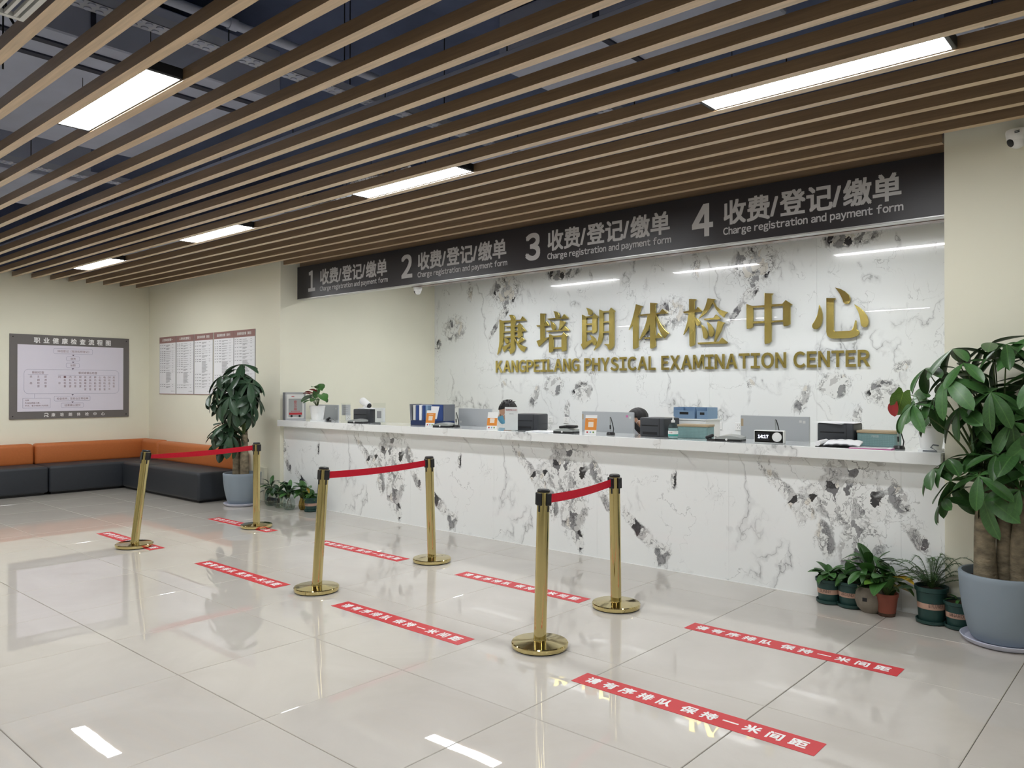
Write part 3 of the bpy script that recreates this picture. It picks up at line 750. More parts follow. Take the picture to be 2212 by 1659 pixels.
def outline_mesh(polys, extrude, bevel):
    c = bpy.data.curves.new('g', 'CURVE'); c.dimensions = '2D'; c.fill_mode = 'BOTH'; c.extrude = extrude; c.bevel_depth = bevel; c.bevel_resolution = 1; c.offset = -bevel
    for P in polys:
        s = c.splines.new('POLY'); s.points.add(len(P) - 1); s.use_cyclic_u = True
        for pt, (x, z) in zip(s.points, P): pt.co = (x / 1000, z / 1000, 0, 1)
    o = bpy.data.objects.new('g', c); _tmp.collection.objects.link(o)
    vl = _tmp.view_layers[0]; vl.update()
    me = bpy.data.meshes.new_from_object(o.evaluated_get(vl.depsgraph))
    vs = [(v.co.x, -v.co.z, v.co.y) for v in me.vertices]; fs = [tuple(p.vertices) for p in me.polygons]
    bpy.data.meshes.remove(me); bpy.data.objects.remove(o); bpy.data.curves.remove(c)
    return vs, fs
t = thing('gold_characters', 'seven large gold metal Chinese characters mounted on the marble wall', 'lettering', (-4.94, YB, 2.2))
for (cx, cz), comps in GLYPHS:
    mb = MB()
    for polys in comps:
        vs, fs = outline_mesh(polys, 0.011, 0.0015)
        mb.add([(x + cx + 4.94, y - 0.026, z + cz - 2.2) for x, y, z in vs], fs)
    mb.obj('character', M['gold'], t)
mb = MB(); text(mb, 'KANGPEILANG PHYSICAL EXAMINATION CENTER', 0, 0, 5.0, 0.172, bold=0.028, depth=0.016, off=0.012)
t = thing('gold_english_letters', 'line of gold metal capital letters under the gold Chinese characters', 'lettering', (-7.41, YB, 1.669))
adj = {}
for f in mb.f:
    for a in f: adj.setdefault(a, set()).update(f)
seen = set()
for s in list(adj):
    if s in seen: continue
    stack, comp = [s], []
    seen.add(s)
    while stack:
        q = stack.pop(); comp.append(q)
        for w in adj[q]:
            if w not in seen: seen.add(w); stack.append(w)
    ix = {q: i for i, q in enumerate(comp)}; cs = set(comp)
    MB().add([mb.v[q] for q in comp], [tuple(ix[a] for a in f) for f in mb.f if f[0] in cs]).obj('letter', M['gold'], t)

# ================================================================== STANCHIONS AND BELTS
def stanchion(x, y, lean, label):
    t = thing('queue_stanchion', label, 'stanchion', (x, y, 0), 0, 'gold queue stanchions')
    MB().lathe([(0.148, 0.0), (0.150, 0.006)], 40).obj('rubber_ring', M['black_rubber'], t)
    MB().lathe([(0.0, 0.0062), (0.156, 0.0062), (0.160, 0.012), (0.160, 0.030), (0.156, 0.035), (0.060, 0.042), (0.040, 0.044)], 48, cap0=False).obj('base_plate', M['brass'], t, True, angle=35)
    R = Matrix.Rotation(-math.radians(lean), 4, 'X')
    def P(mb, name, m, sm=True): return mb.xf(R).obj(name, m, t, sm)
    P(MB().lathe([(0.036, 0.036), (0.036, 0.872)], 32), 'pole', M['brass'])
    P(MB().lathe([(0.037, 0.036), (0.039, 0.040), (0.037, 0.050)], 32), 'collar', M['brass'])
    P(MB().lathe([(0.0365, 0.868), (0.0365, 0.880), (0.030, 0.886)], 32), 'cap', M['black'])
    for k in range(4):
        a = k * math.pi / 2
        mb = MB().rbox(0.034, 0.046 if k % 2 == 0 else 0.042, -0.019, 0.019, 0.795, 0.865, 0.003, 1).rbox(0.034, 0.039, -0.006, 0.006, 0.760, 0.80, 0.002, 1)
        mb.xf(Matrix.Rotation(a, 4, 'Z'))
        P(mb, 'belt_clip', M['black'], False)
    return t
def top(x, y, lean, z, dy):
    R = Matrix.Rotation(-math.radians(lean), 3, 'X')
    return Vector((x, y, 0)) + R @ Vector((0, dy, z))
def belt(a, b, label, twist=0.0):
    """ribbon between two posts, with a little sag and an optional twist at its near end"""
    mb = MB(); n = 24; vs, fs = [], []
    for i in range(n + 1):
        s = i / n
        p = a.lerp(b, s); p.z -= 0.012 * math.sin(math.pi * s)
        ang = twist * max(0.0, 1 - s / 0.55) ** 1.3
        u = Vector((math.sin(ang), 0, math.cos(ang))) * 0.025
        e = Vector((math.cos(ang), 0, -math.sin(ang))) * 0.0007
        vs += [p - u - e, p + u - e, p + u + e, p - u + e]
    for i in range(n):
        for k in range(4):
            k2 = (k + 1) % 4
            fs.append((i * 4 + k, i * 4 + k2, i * 4 + 4 + k2, i * 4 + 4 + k))
    fs += [(3, 2, 1, 0), (n * 4, n * 4 + 1, n * 4 + 2, n * 4 + 3)]
    tag(mb.add(vs, fs).obj('barrier_belt', M['red_belt']), label, 'belt', 'red queue belts')
POSTS = dict(A=(-7.307, 3.072, 7.0), B=(-7.371, 4.344, 0.0), C=(-4.747, 3.275, 4.0), D=(-4.819, 4.465, -2.2), E=(-2.775, 3.394, 2.2), F=(-2.898, 4.345, -1.2))
for k, lab in dict(A='gold stanchion leaning most, at far left in front of the sofa', B='upright gold stanchion beside the blue pot of the far potted tree',
                   C='gold stanchion left of centre, nearer post of the middle red belt', D='gold stanchion near the marble counter, farther post of the middle red belt',
                   E='largest gold stanchion, nearest to the viewer, right of centre', F='gold stanchion by the marble counter, farther post of the right-hand red belt').items():
    stanchion(*POSTS[k], lab)
for a, b, lab, tw in (('A', 'B', 'red belt between the two left stanchions in front of the sofa', 0.75), ('C', 'D', 'red belt between the two middle stanchions', 0.0),
                      ('E', 'F', 'red belt between the two right-hand stanchions', 0.0)):
    belt(top(*POSTS[a], 0.828, 0.047), top(*POSTS[b], 0.832, -0.047), lab, tw)

# ================================================================== RED FLOOR STRIPS
def strip(x, y, label):
    t = thing('floor_strip', label, 'floor strip', (x, y, 0), 0, 'red queue strips on the floor')
    st = MB().box(0, 1.2, 0, 0.14, 0.0003, 0.0015).obj('strip', M['red_vinyl'], t)
    mb = MB(); text(mb, '请有序排队', 0.05, 0.034, 0.475, 0.074, plane='xy', off=0.0019, spacing=1.32, heavy=0.0022)
    text(mb, '保持一米间距', 0.575, 0.034, 0.575, 0.074, plane='xy', off=0.0019, spacing=1.32, heavy=0.0022)
    mb.obj('lettering', M['white_print'], st)
strip(-2.34, 3.108, 'large red floor strip nearest the viewer, at lower right')
strip(-2.34, 4.243, 'red floor strip at right, in front of the row of small pots')
strip(-4.345, 3.112, 'red floor strip at lower centre, left of the largest stanchion')
strip(-4.345, 4.262, 'red floor strip running behind the largest stanchion towards the right-hand far post')
strip(-6.236, 3.108, 'red floor strip left of the middle stanchion, in the near row')
strip(-6.236, 4.270, 'red floor strip behind the middle stanchions, in the far row by the counter')
strip(-8.240, 3.095, 'red floor strip under the leaning stanchion at far left')
strip(-8.240, 4.255, 'farthest red floor strip, under the upright stanchion by the blue pot')

# ================================================================== SOFA
def cushion(x0, x1, y0, y1, z0, z1, r=0.035):
    return MB().rbox(x0, x1, y0, y1, z0, z1, r, 4)
def sofa_part(mb, name, m, t): return mb.obj(name, m, t, True, angle=50)
t = thing('sofa_section', 'sofa section along the left wall, cut off by the left picture edge', 'sofa', (XL, 3.0, 0))
sofa_part(cushion(0.02, 0.76, -1.2, 0.78, 0.03, 0.385), 'seat', M['charcoal'], t)
sofa_part(cushion(0.01, 0.20, -1.2, 0.78, 0.36, 0.665, 0.05), 'backrest', M['orange'], t)
MB().box(0.06, 0.70, -1.15, 0.74, 0, 0.035).obj('plinth', M['black'], t)
t = thing('sofa_section', 'corner sofa section under the grey flow chart board', 'sofa', (XL, 3.785, 0))
sofa_part(cushion(0.02, 0.76, 0.003, 1.645, 0.03, 0.385), 'seat', M['charcoal'], t)
b = cushion(0.01, 0.20, 0.003, 1.645, 0.36, 0.665, 0.05)
sofa_part(b, 'backrest', M['orange'], t)
sofa_part(cushion(0.195, 0.76, 1.46, 1.645, 0.36, 0.665, 0.05), 'corner_backrest', M['orange'], t)
MB().box(0.06, 0.70, 0.04, 1.60, 0, 0.035).obj('plinth', M['black'], t)
t = thing('sofa_section', 'sofa section along the poster wall, ending beside the blue pot', 'sofa', (-11.68, 5.43, 0))
sofa_part(cushion(0.003, 0.77, -0.70, 0, 0.03, 0.385), 'seat', M['charcoal'], t)
sofa_part(cushion(0.772, 2.28, -0.70, 0, 0.03, 0.385), 'seat', M['charcoal'], t)
sofa_part(cushion(0.003, 2.26, -0.185, 0, 0.36, 0.655, 0.05), 'backrest', M['orange'], t)
MB().box(0.02, 2.22, -0.65, -0.04, 0, 0.035).obj('plinth', M['black'], t)

# ================================================================== FLOW CHART BOARD ON THE LEFT WALL
by0, by1, bz0, bz1 = 3.52, 5.135, 1.010, 2.212
t = thing('flow_chart_board', 'large grey framed health check flow chart board on the left wall', 'notice board', (XL + 0.001, by0, bz0))
W, H = by1 - by0, bz1 - bz0
MB().box(0, 0.018, 0, W, 0, H).obj('backing', M['board_grey'], t)
fx0, fx1, fz0, fz1 = 0.095, W - 0.085, 0.105, H - 0.145
chart = MB().box(0.018, 0.021, fx0, fx1, fz0, fz1).obj('chart_face', M['board_white'], t)
mb = MB(); text(mb, '职业健康检查流程图', 0.30, H - 0.120, 1.045, 0.085, plane='yz', off=0.0195, spacing=1.45, heavy=0.002); mb.obj('title', M['white_print'], t)['kind'] = 'stuff'
mb = MB(); text(mb, '康培朗体检中心', 0.53, 0.028, 0.73, 0.052, plane='yz', off=0.0195, spacing=2.2, heavy=0.0006); mb.obj('footer', M['white_print'], t)
mb = MB()   # logo: a rounded R with an open foot
def ring(mb, y0, y1, z0, z1, r, w, off):
    pts, pin = [], []
    for cy, cz, a0 in ((y1 - r, z1 - r, 0), (y0 + r, z1 - r, 90), (y0 + r, z0 + r, 180), (y1 - r, z0 + r, 270)):
        for k in range(5):
            a = math.radians(a0 + k * 22.5)
            pts.append((cy + r * math.cos(a), cz + r * math.sin(a))); pin.append((cy + (r - w) * math.cos(a), cz + (r - w) * math.sin(a)))
    n = len(pts); vs = [(off, *p) for p in pts] + [(off, *p) for p in pin]
    mb.add(vs, [(i, (i + 1) % n, n + (i + 1) % n, n + i) for i in range(n)])
ring(mb, 0.435, 0.49, 0.040, 0.082, 0.016, 0.011, 0.0195)
mb.box(0.0183, 0.0195, 0.435, 0.447, 0.024, 0.066).box(0.0183, 0.0195, 0.468, 0.494, 0.024, 0.034).obj('logo', M['white_print'], t)
def bp(u, v):   # position on the chart face from the zoomed photograph's fractions
    return fx0 + u * (fx1 - fx0), fz1 - v * (fz1 - fz0)
lines, words, arrows = MB(), MB(), MB()
def cbox(u0, u1, v0, v1, r=0.02, w=0.004):
    a, b = bp(u0, v1), bp(u1, v0); ring(lines, a[0], b[0], a[1], b[1], r, w, 0.0222)
def word(s, u0, u1, v0, v1, heavy=0.0):
    a, b = bp(u0, v1), bp(u1, v0); text(words, s, a[0], a[1], b[0] - a[0], b[1] - a[1], plane='yz', off=0.0224, heavy=heavy)
def arrow(u, v):
    c = bp(u, v); arrows.add([(0.0224, c[0] - 0.018, c[1]), (0.0224, c[0] + 0.018, c[1]), (0.0224, c[0], c[1] - 0.018)], [(2, 1, 0)])
cbox(0.320, 0.690, 0.040, 0.125); word('体检登记（现场和预登记）', 0.355, 0.655, 0.066, 0.102)
arrow(0.503, 0.135); cbox(0.438, 0.565, 0.160, 0.232); word('缴费', 0.478, 0.526, 0.180, 0.214)
arrow(0.502, 0.242); cbox(0.436, 0.563, 0.262, 0.335); word('拍照', 0.476, 0.525, 0.282, 0.316)
arrow(0.500, 0.345); cbox(0.055, 0.955, 0.365, 0.735, 0.06)
word('餐前检查', 0.125, 0.235, 0.395, 0.432); word('餐前或餐后检查', 0.553, 0.735, 0.395, 0.432)
for u0, u1, v in ((0.090, 0.272, 0.447), (0.360, 0.920, 0.450)):
    a, b = bp(u0, v), bp(u1, v); lines.box(0.0212, 0.0222, a[0], b[0], a[1] - 0.002, a[1] + 0.002)
def column(u, s, v0=0.462, dv=0.047, w=0.022):
    for k, ch in enumerate(s):
        if ch != ' ': word(ch, u - w / 2, u + w / 2, v0 + k * dv, v0 + k * dv + 0.033)
column(0.118, '采 血'); column(0.184, '超检查', 0.509); word('B', 0.178, 0.190, 0.462, 0.495); column(0.248, '尿液检查')
for u, s in ((0.375, '问 诊'), (0.425, '一般检查'), (0.475, '内科检查'), (0.523, '外科检查'), (0.571, '眼科检查'), (0.619, '耳鼻喉检查'), (0.667, '皮肤科检查'), (0.715, '肺功能检查'), (0.762, '心电图检查'), (0.809, '电测听检查'), (0.902, '其他检查')):
    column(u, s)
word('DR', 0.842, 0.872, 0.465, 0.493); column(0.857, '检查', 0.509); word('X', 0.852, 0.862, 0.605, 0.630); word('光', 0.847, 0.867, 0.645, 0.678)
arrow(0.499, 0.745); cbox(0.325, 0.668, 0.770, 0.848); word('检查完毕，至前台交导检单', 0.350, 0.648, 0.792, 0.828)
arrow(0.499, 0.858); cbox(0.390, 0.605, 0.876, 0.950); word('结果确认提交', 0.423, 0.573, 0.896, 0.931)
cbox(0.045, 0.292, 0.800, 0.950, 0.004, 0.004); word('注意', 0.065, 0.100, 0.820, 0.842); word('先抽血再留小便。', 0.065, 0.200, 0.860, 0.885); word('怀孕、备孕期禁X光检查。', 0.065, 0.280, 0.900, 0.925)
a, b = bp(0.150, 0.735), bp(0.150, 0.800); lines.box(0.0212, 0.0222, a[0] - 0.002, a[0] + 0.002, b[1], a[1])
for nm, mb_, mm in (('chart_lines', lines, 'board_line'), ('chart_words', words, 'board_text'), ('arrows', arrows, 'board_arrow')):
    mb_.obj(nm, M[mm], chart)['kind'] = 'stuff'
for y, z in ((0.04, 0.04), (W - 0.04, 0.04), (0.04, H - 0.04), (W - 0.04, H - 0.04)):
    MB().ball((0.018, y, z), (0.006, 0.009, 0.009), 10, 6).obj('screw', M['black'], t)

# ================================================================== FIVE PRICE LIST POSTERS
heads = ['人职体检套餐一', '人职体检套餐二', '放射体检套餐（岗前）', '放射体检套餐（岗中）', '放射体检套餐（离岗）']
places = ['leftmost of the five price list posters, next to the wall corner', 'second price list poster from the wall corner', 'middle one of the five price list posters',
          'fourth price list poster from the wall corner, partly behind the potted tree', 'rightmost price list poster, half hidden by the potted tree']
random.seed(5)
for k, x in enumerate((-12.055, -11.495, -10.935, -10.365, -9.82)):
    t = thing('price_list_poster', places[k], 'poster', (x, YW, 1.356), 0, 'price list posters')
    w, h = 0.54, 0.876
    MB().box(0, w, -0.0075, 0, 0, h).obj('backing', M['print_grey'], t)
    MB().box(0.006, w - 0.006, -0.008, -0.0075, 0.004, h - 0.004).obj('panel', M['paper'], t)
    hdr = MB().box(0, w, -0.0095, -0.008, h - 0.095, h).obj('header', M['poster_head'], t)
    MB().box(0, w, -0.0095, -0.008, 0, 0.010).obj('footer_rule', M['poster_head'], t)
    mb = MB(); text(mb, heads[k], 0.09, h - 0.068, w - 0.18, 0.042, off=0.0102, heavy=0.0006); mb.obj('heading', M['white_print'], hdr)
    pr = MB(); y = h - 0.125
    big = h * (0.36 if k < 2 else 0.52)
    while y > 0.08:
        tall = abs(y - big) < 0.03
        rows = 16 if tall else random.choice((1, 1, 2, 2, 3))
        pr.box(0.025, 0.06, -0.0088, -0.008, y - 0.003, y + 0.003); pr.box(0.085, 0.115, -0.0088, -0.008, y - 0.004, y + 0.004); pr.box(0.145, 0.20, -0.0088, -0.008, y - 0.004, y + 0.004)
        pr.box(0.43, 0.455, -0.0088, -0.008, y - 0.003, y + 0.003)
        for r in range(rows):
            pr.box(0.225, 0.225 + random.uniform(0.10, 0.17) * (1.0 if r < rows - 1 or rows == 1 else 0.5), -0.0088, -0.008, y - r * 0.0105 - 0.0025, y - r * 0.0105 + 0.0025)
        y -= rows * 0.0105 + 0.018
        pr.box(0.022, w - 0.022, -0.0088, -0.008, y + 0.0085, y + 0.0095)
    for q in range(3): pr.box(w - 0.15 + q * 0.04, w - 0.125 + q * 0.04, -0.0088, -0.008, 0.045, 0.051)
    pr.obj('fine_print', M['print_grey'], t)['kind'] = 'stuff'
o = MB().rbox(-9.27, -8.985, 5.40, YW - 0.0005, 0, 0.43, 0.004, 1).obj('pipe_cover', M['cream'])
tag(o, 'low cream pipe casing at the foot of the wall behind the far potted tree', 'casing')
# cameras
def dome(x, y, z, s, label, aim, wallm=True):
    t = thing('dome_camera', label, 'camera', (x, y, z), aim, 'white dome cameras')
    MB().lathe([(0.058 * s, 0.0), (0.060 * s, -0.012 * s), (0.056 * s, -0.045 * s), (0.046 * s, -0.062 * s)], 28, cap0=True, cap1=False).obj('shell', M['white'], t, True)
    MB().ball((0, 0, -0.056 * s), (0.047 * s, 0.047 * s, 0.050 * s), 20, 12).obj('ball', M['white'], t, True)
    MB().lathe([(0.024 * s, 0.0), (0.024 * s, 0.008 * s), (0.018 * s, 0.012 * s)], 20).xf(Matrix.Translation((0, -0.036 * s, -0.072 * s)) @ Matrix.Rotation(math.radians(118), 4, 'X')).obj('lens', M['black'], t, True)
    return t
t = dome(-0.785, 5.385, 2.972, 1.0, 'white dome security camera under the ceiling at upper right', math.radians(-50))
MB().box(0.018, 0.045, -0.0625, -0.058, -0.022, -0.018).box(0.018, 0.045, -0.0625, -0.058, -0.030, -0.026).xf(Matrix.Rotation(math.radians(30), 4, 'Z')).obj('marking', M['skirting'], t)
MB().rbox(-0.03, 0.03, -0.005, 0.063, -0.01, 0.012, 0.004, 1).xf(Matrix.Rotation(math.radians(50), 4, 'Z')).obj('wall_bracket', M['white'], t)
dome(-6.53, 5.83, 2.583, 0.8, 'small white dome security camera under the black overhead sign', math.radians(-50))
# wall sockets
def socket(x, z, label, left=False):
    t = thing('wall_socket', label, 'socket', (x, YB, z), 0, 'white wall sockets')
    pl = MB().rbox(-0.043, 0.043, -0.009, 0, -0.043, 0.043, 0.003, 1).obj('plate', M['white'], t)
    mb = MB()
    for sx in (-0.010, 0.010): mb.box(sx - 0.002, sx + 0.002, -0.0096, -0.009, 0.010, 0.020)
    for sx in (-0.012, 0.012): mb.box(sx - 0.002, sx + 0.002, -0.0096, -0.009, -0.022, -0.012)
    mb.box(-0.002, 0.002, -0.0096, -0.009, -0.010, -0.002).obj('slots', M['black'], pl)
    return t
socket(-6.44, 1.035, 'leftmost white wall socket on the marble, right of the first printer')
socket(-6.18, 1.038, 'second white wall socket on the marble, above the black scanner')
socket(-4.03, 1.035, 'white wall socket on the marble beside the white box with blue bins')
socket(-3.79, 1.035, 'white wall socket on the marble half hidden behind the widest monitor')
s = socket(0, 0, 'white wall socket on the cream side wall, seen through a clear card stand')
s.location = (XN, 6.5, 1.057); s.rotation_euler = (0, 0, math.pi / 2)

# ================================================================== PLANTS
def leaf_mesh(name, L=1.0, W=0.34, peak=0.6, droop=0.25, fold=0.12, n=12, heart=0.0, wave=0.0):
    """leaf along +y with its stalk at the origin, upper side +z; a folded midrib and a drooping tip"""
    mb = MB(); vs, fs = [], []
    for i in range(n + 1):
        s = i / n
        q = peak / (1 - peak)
        w = (s ** (0.62 * q) * (1 - s) ** 0.62) / (peak ** (0.62 * q) * (1 - peak) ** 0.62) if 0 < s < 1 else 0.0
        w = W / 2 * max(w, 0.04 if i < n else 0.01)
        if heart and i < 3: w = W / 2 * (0.55, 0.80, 0.95)[i]
        y = s * L - (heart if (heart and i == 0) else 0)
        z = -droop * s * s * L
        zz = wave * math.sin(i * 1.7)
        yo = -heart * 0.8 if (heart and i == 0) else 0
        vs += [(-w, y + yo, z + fold * w * 2 + zz), (-w * 0.5, y + yo * 0.6, z + fold * w * 0.8), (0, s * L, z), (w * 0.5, y + yo * 0.6, z + fold * w * 0.8), (w, y + yo, z + fold * w * 2 - zz)]
    for i in range(n):
        for k in range(4):
            fs.append((i * 5 + k, i * 5 + k + 1, i * 5 + k + 6, i * 5 + k + 5))
    mb.add(vs, fs)
    me = mb.mesh(name); me.polygons.foreach_set('use_smooth', [True] * len(me.polygons))
    return me
PL = {}
def leaf_set(key, mat_, variants):
    PL[key] = []
    for kw in variants:
        me = leaf_mesh('leaf', **kw); me.materials.append(mat_); PL[key].append(me)
pv = [dict(L=1, W=0.36, peak=0.62, droop=d, fold=f) for d, f in ((0.15, 0.10), (0.30, 0.14), (0.42, 0.08), (0.22, 0.2))]
leaf_set('pachira', M['leaf'], pv); leaf_set('pachira_dark', M['leaf_dark'], pv)
hv = [dict(L=1, W=0.74, peak=0.34, droop=d, fold=f, heart=0.10) for d, f in ((0.2, 0.10), (0.4, 0.16), (0.55, 0.1))]
leaf_set('heart', M['leaf_mid'], hv); leaf_set('heart_lime', M['leaf_lime'], hv); leaf_set('heart_yellow', M['leaf_yellow'], hv); leaf_set('spathe', M['leaf_red'], [dict(L=1, W=0.8, peak=0.4, droop=0.2, fold=0.25, heart=0.1)])
lv = [dict(L=1, W=0.40, peak=0.48, droop=d, fold=0.14) for d in (0.15, 0.35, 0.6)]
leaf_set('oval', M['leaf_mid'], lv); leaf_set('oval_dark', M['leaf_dark'], lv); leaf_set('oval_yellow', M['leaf_yellow'], lv)

def place_leaf(parent, key, pos, direction, size, rnd, up=Vector((0, 0, 1)), name='leaf'):
    d = Vector(direction).normalized()
    x = d.cross(up)
    if x.length < 1e-3: x = d.orthogonal()
    x.normalize(); z = x.cross(d)
    me = rnd.choice(PL[key])
    o = mk(name, me, None, parent)
    Mx = Matrix((( x.x, d.x, z.x, pos[0]), (x.y, d.y, z.y, pos[1]), (x.z, d.z, z.z, pos[2]), (0, 0, 0, 1)))
    o.matrix_local = Mx @ Matrix.Rotation(rnd.uniform(-0.25, 0.25), 4, 'Y') @ Matrix.Diagonal((size * rnd.uniform(0.9, 1.15), size, size, 1))
    return o

def pot_profile_big():
    return [(0.0, 0.018), (0.150, 0.018), (0.166, 0.030), (0.185, 0.08), (0.208, 0.18), (0.222, 0.28), (0.228, 0.37), (0.230, 0.395), (0.226, 0.402), (0.212, 0.402), (0.208, 0.395), (0.205, 0.34), (0.0, 0.335)]
def big_tree(x, y, label, key, seed, crown, leaflet, trunks, extra=()):
    """money tree: blue-grey pot on a saucer, thick bare trunks, umbrella-like compound leaves"""
    rnd = random.Random(seed)
    t = thing('potted_tree', label, 'plant', (x, y, 0), 0, 'tall potted money trees')
    MB().lathe([(0.0, 0.0), (0.185, 0.0), (0.205, 0.010), (0.222, 0.034), (0.218, 0.036), (0.196, 0.014), (0.0, 0.012)], 44, cap0=False, cap1=False).obj('saucer', M['saucer'], t, True)
    MB().lathe(pot_profile_big(), 48, cap0=False, cap1=False).obj('pot', M['pot_blue'], t, True, angle=50)
    MB().lathe([(0.206, 0.352), (0.14, 0.362), (0.0, 0.366)], 32, cap0=False, cap1=False).obj('soil', M['soil'], t, True)
    tops = []
    for (tx, ty, r, h, lx, ly) in trunks:
        pts, rr = [], []
        for i in range(9):
            s = i / 8
            pts.append((tx + lx * s + 0.006 * math.sin(5 * s + tx * 40), ty + ly * s + 0.006 * math.cos(4 * s + ty * 30), 0.34 + (h - 0.34) * s))
            rr.append(r * (1.12 - 0.30 * s + 0.04 * math.sin(9 * s + tx * 50)))
        MB().tube(pts, rr, 14).obj('trunk', M['bark'], t, True)
        tops.append(Vector(pts[-1]))
    stems = MB()
    nodes_ = []
    for (cx, cy, cz, rx, ry, rz, n) in crown:
        for k in range(n):
            # spread over the ellipsoid's surface, mostly outside
            u = 1 - 2 * (k + 0.5) / n; a = k * 2.39996 + rnd.uniform(-0.3, 0.3)
            q = math.sqrt(max(0, 1 - u * u)); f = rnd.uniform(0.62, 1.0)
            nodes_.append((Vector((cx + rx * q * math.cos(a) * f, cy + ry * q * math.sin(a) * f, cz + rz * u * f)), Vector((q * math.cos(a), q * math.sin(a), u)), rnd.uniform(0.85, 1.15)))
    for p, d, s in extra: nodes_.append((Vector(p), Vector(d), s))
    for p, d, s in nodes_:
        p.y = min(p.y, 5.38 - y)
        base = min(tops, key=lambda q: (q - p).length)
        c = base.lerp(p, 0.5) + Vector((0, 0, 0.06))
        stems.tube([base, base.lerp(c, 0.6) + Vector((0, 0, 0.02)), c, p], [0.009, 0.007, 0.005, 0.003], 6)
        ax = (d * 0.75 + Vector((0, 0, 0.75))).normalized()          # axis of the umbrella
        n_ = rnd.choice((5, 6, 6, 7)) if len(nodes_) < 46 else rnd.choice((5, 6, 6))
        u1 = ax.orthogonal().normalized(); u2 = ax.cross(u1); a0 = rnd.uniform(0, 6.28)
        for i in range(n_):
            a = a0 + 2 * math.pi * i / n_ + rnd.uniform(-0.15, 0.15)
            out = u1 * math.cos(a) + u2 * math.sin(a)
            tilt = rnd.uniform(-0.05, 0.55)
            dirv = out - ax * 0.15 - Vector((0, 0, tilt))
            if y + p.y + dirv.normalized().y * leaflet * s * 1.1 > 5.43: dirv.y = -abs(dirv.y) * 0.25 - 0.05     # leaves bend away from the wall
            place_leaf(t, key, p, dirv, leaflet * s * rnd.uniform(0.8, 1.12), rnd, up=(ax + Vector((0, 0, 0.4))).normalized())
    stems.obj('branches', M['stem'], t, True)['kind'] = 'stuff'
    return t
big_tree(-0.83, 5.215, 'large potted money tree with thick trunks cut off by the right picture edge', 'pachira', 11,
         [(0.06, -0.06, 1.46, 0.46, 0.20, 0.36, 29), (0.0, -0.12, 1.00, 0.36, 0.16, 0.20, 13)], 0.215,
         [(-0.085, -0.03, 0.056, 0.92, 0.0, 0.0), (0.005, 0.02, 0.046, 0.95, -0.01, 0.0), (0.085, -0.02, 0.050, 0.90, 0.01, 0.0), (0.03, 0.07, 0.045, 0.92, 0.0, 0.0)],
         extra=[((-0.34, -0.10, 0.98), (-0.9, -0.2, -0.1), 0.85), ((-0.30, -0.05, 0.80), (-0.8, -0.2, -0.4), 0.8), ((-0.45, -0.10, 1.36), (-0.9, -0.2, 0.2), 0.95), ((-0.40, -0.02, 1.58), (-0.8, -0.2, 0.5), 0.9)])
big_tree(-8.92, 5.06, 'far potted money tree standing between the sofa and the marble counter', 'pachira_dark', 23,
         [(0.04, -0.10, 1.42, 0.47, 0.22, 0.34, 38), (-0.12, -0.16, 0.90, 0.30, 0.16, 0.16, 10)], 0.235,
         [(-0.075, -0.03, 0.052, 0.86, 0.0, 0.0), (0.0, 0.03, 0.045, 0.92, 0.0, 0.0), (0.085, -0.02, 0.050, 0.88, 0.0, 0.0)])

def rosette(t, key, c, n, size, r, z, rnd, lift=(0.1, 0.9), keys2=None):
    """leaves on short stalks rising around a centre"""
    st = MB()
    for k in range(n):
        a = k * 2.39996 + rnd.uniform(-0.4, 0.4); e = rnd.uniform(*lift)
        d = Vector((math.cos(a) * math.cos(e), math.sin(a) * math.cos(e), math.sin(e)))
        if d.y > 0: d.y *= 0.25                      # leaves turn away from the counter behind them
        q = Vector(c) + Vector((d.x * r, d.y * r, z * (0.35 + 0.65 * rnd.random())))
        st.tube([Vector(c), Vector(c).lerp(q, 0.5) + Vector((0, 0, 0.012)), q], 0.0022, 5)
        kk = rnd.choice(keys2) if keys2 and rnd.random() < 0.22 else key
        place_leaf(t, kk, q, d + Vector((0, 0, rnd.uniform(-0.9, 0.1))), size * rnd.uniform(0.75, 1.2), rnd)
    st.obj('stems', M['stem'], t)['kind'] = 'stuff'
def wrap_text(s, r, w, h, z):
    mb = MB(); text(mb, s, -w / 2, z - h / 2, w, h, off=0.0)
    out = []
    for x, y, zz in mb.v:
        a = -math.pi / 2 + x / r
        out.append((r * math.cos(a), r * math.sin(a), zz))
    mb.v = out
    return mb
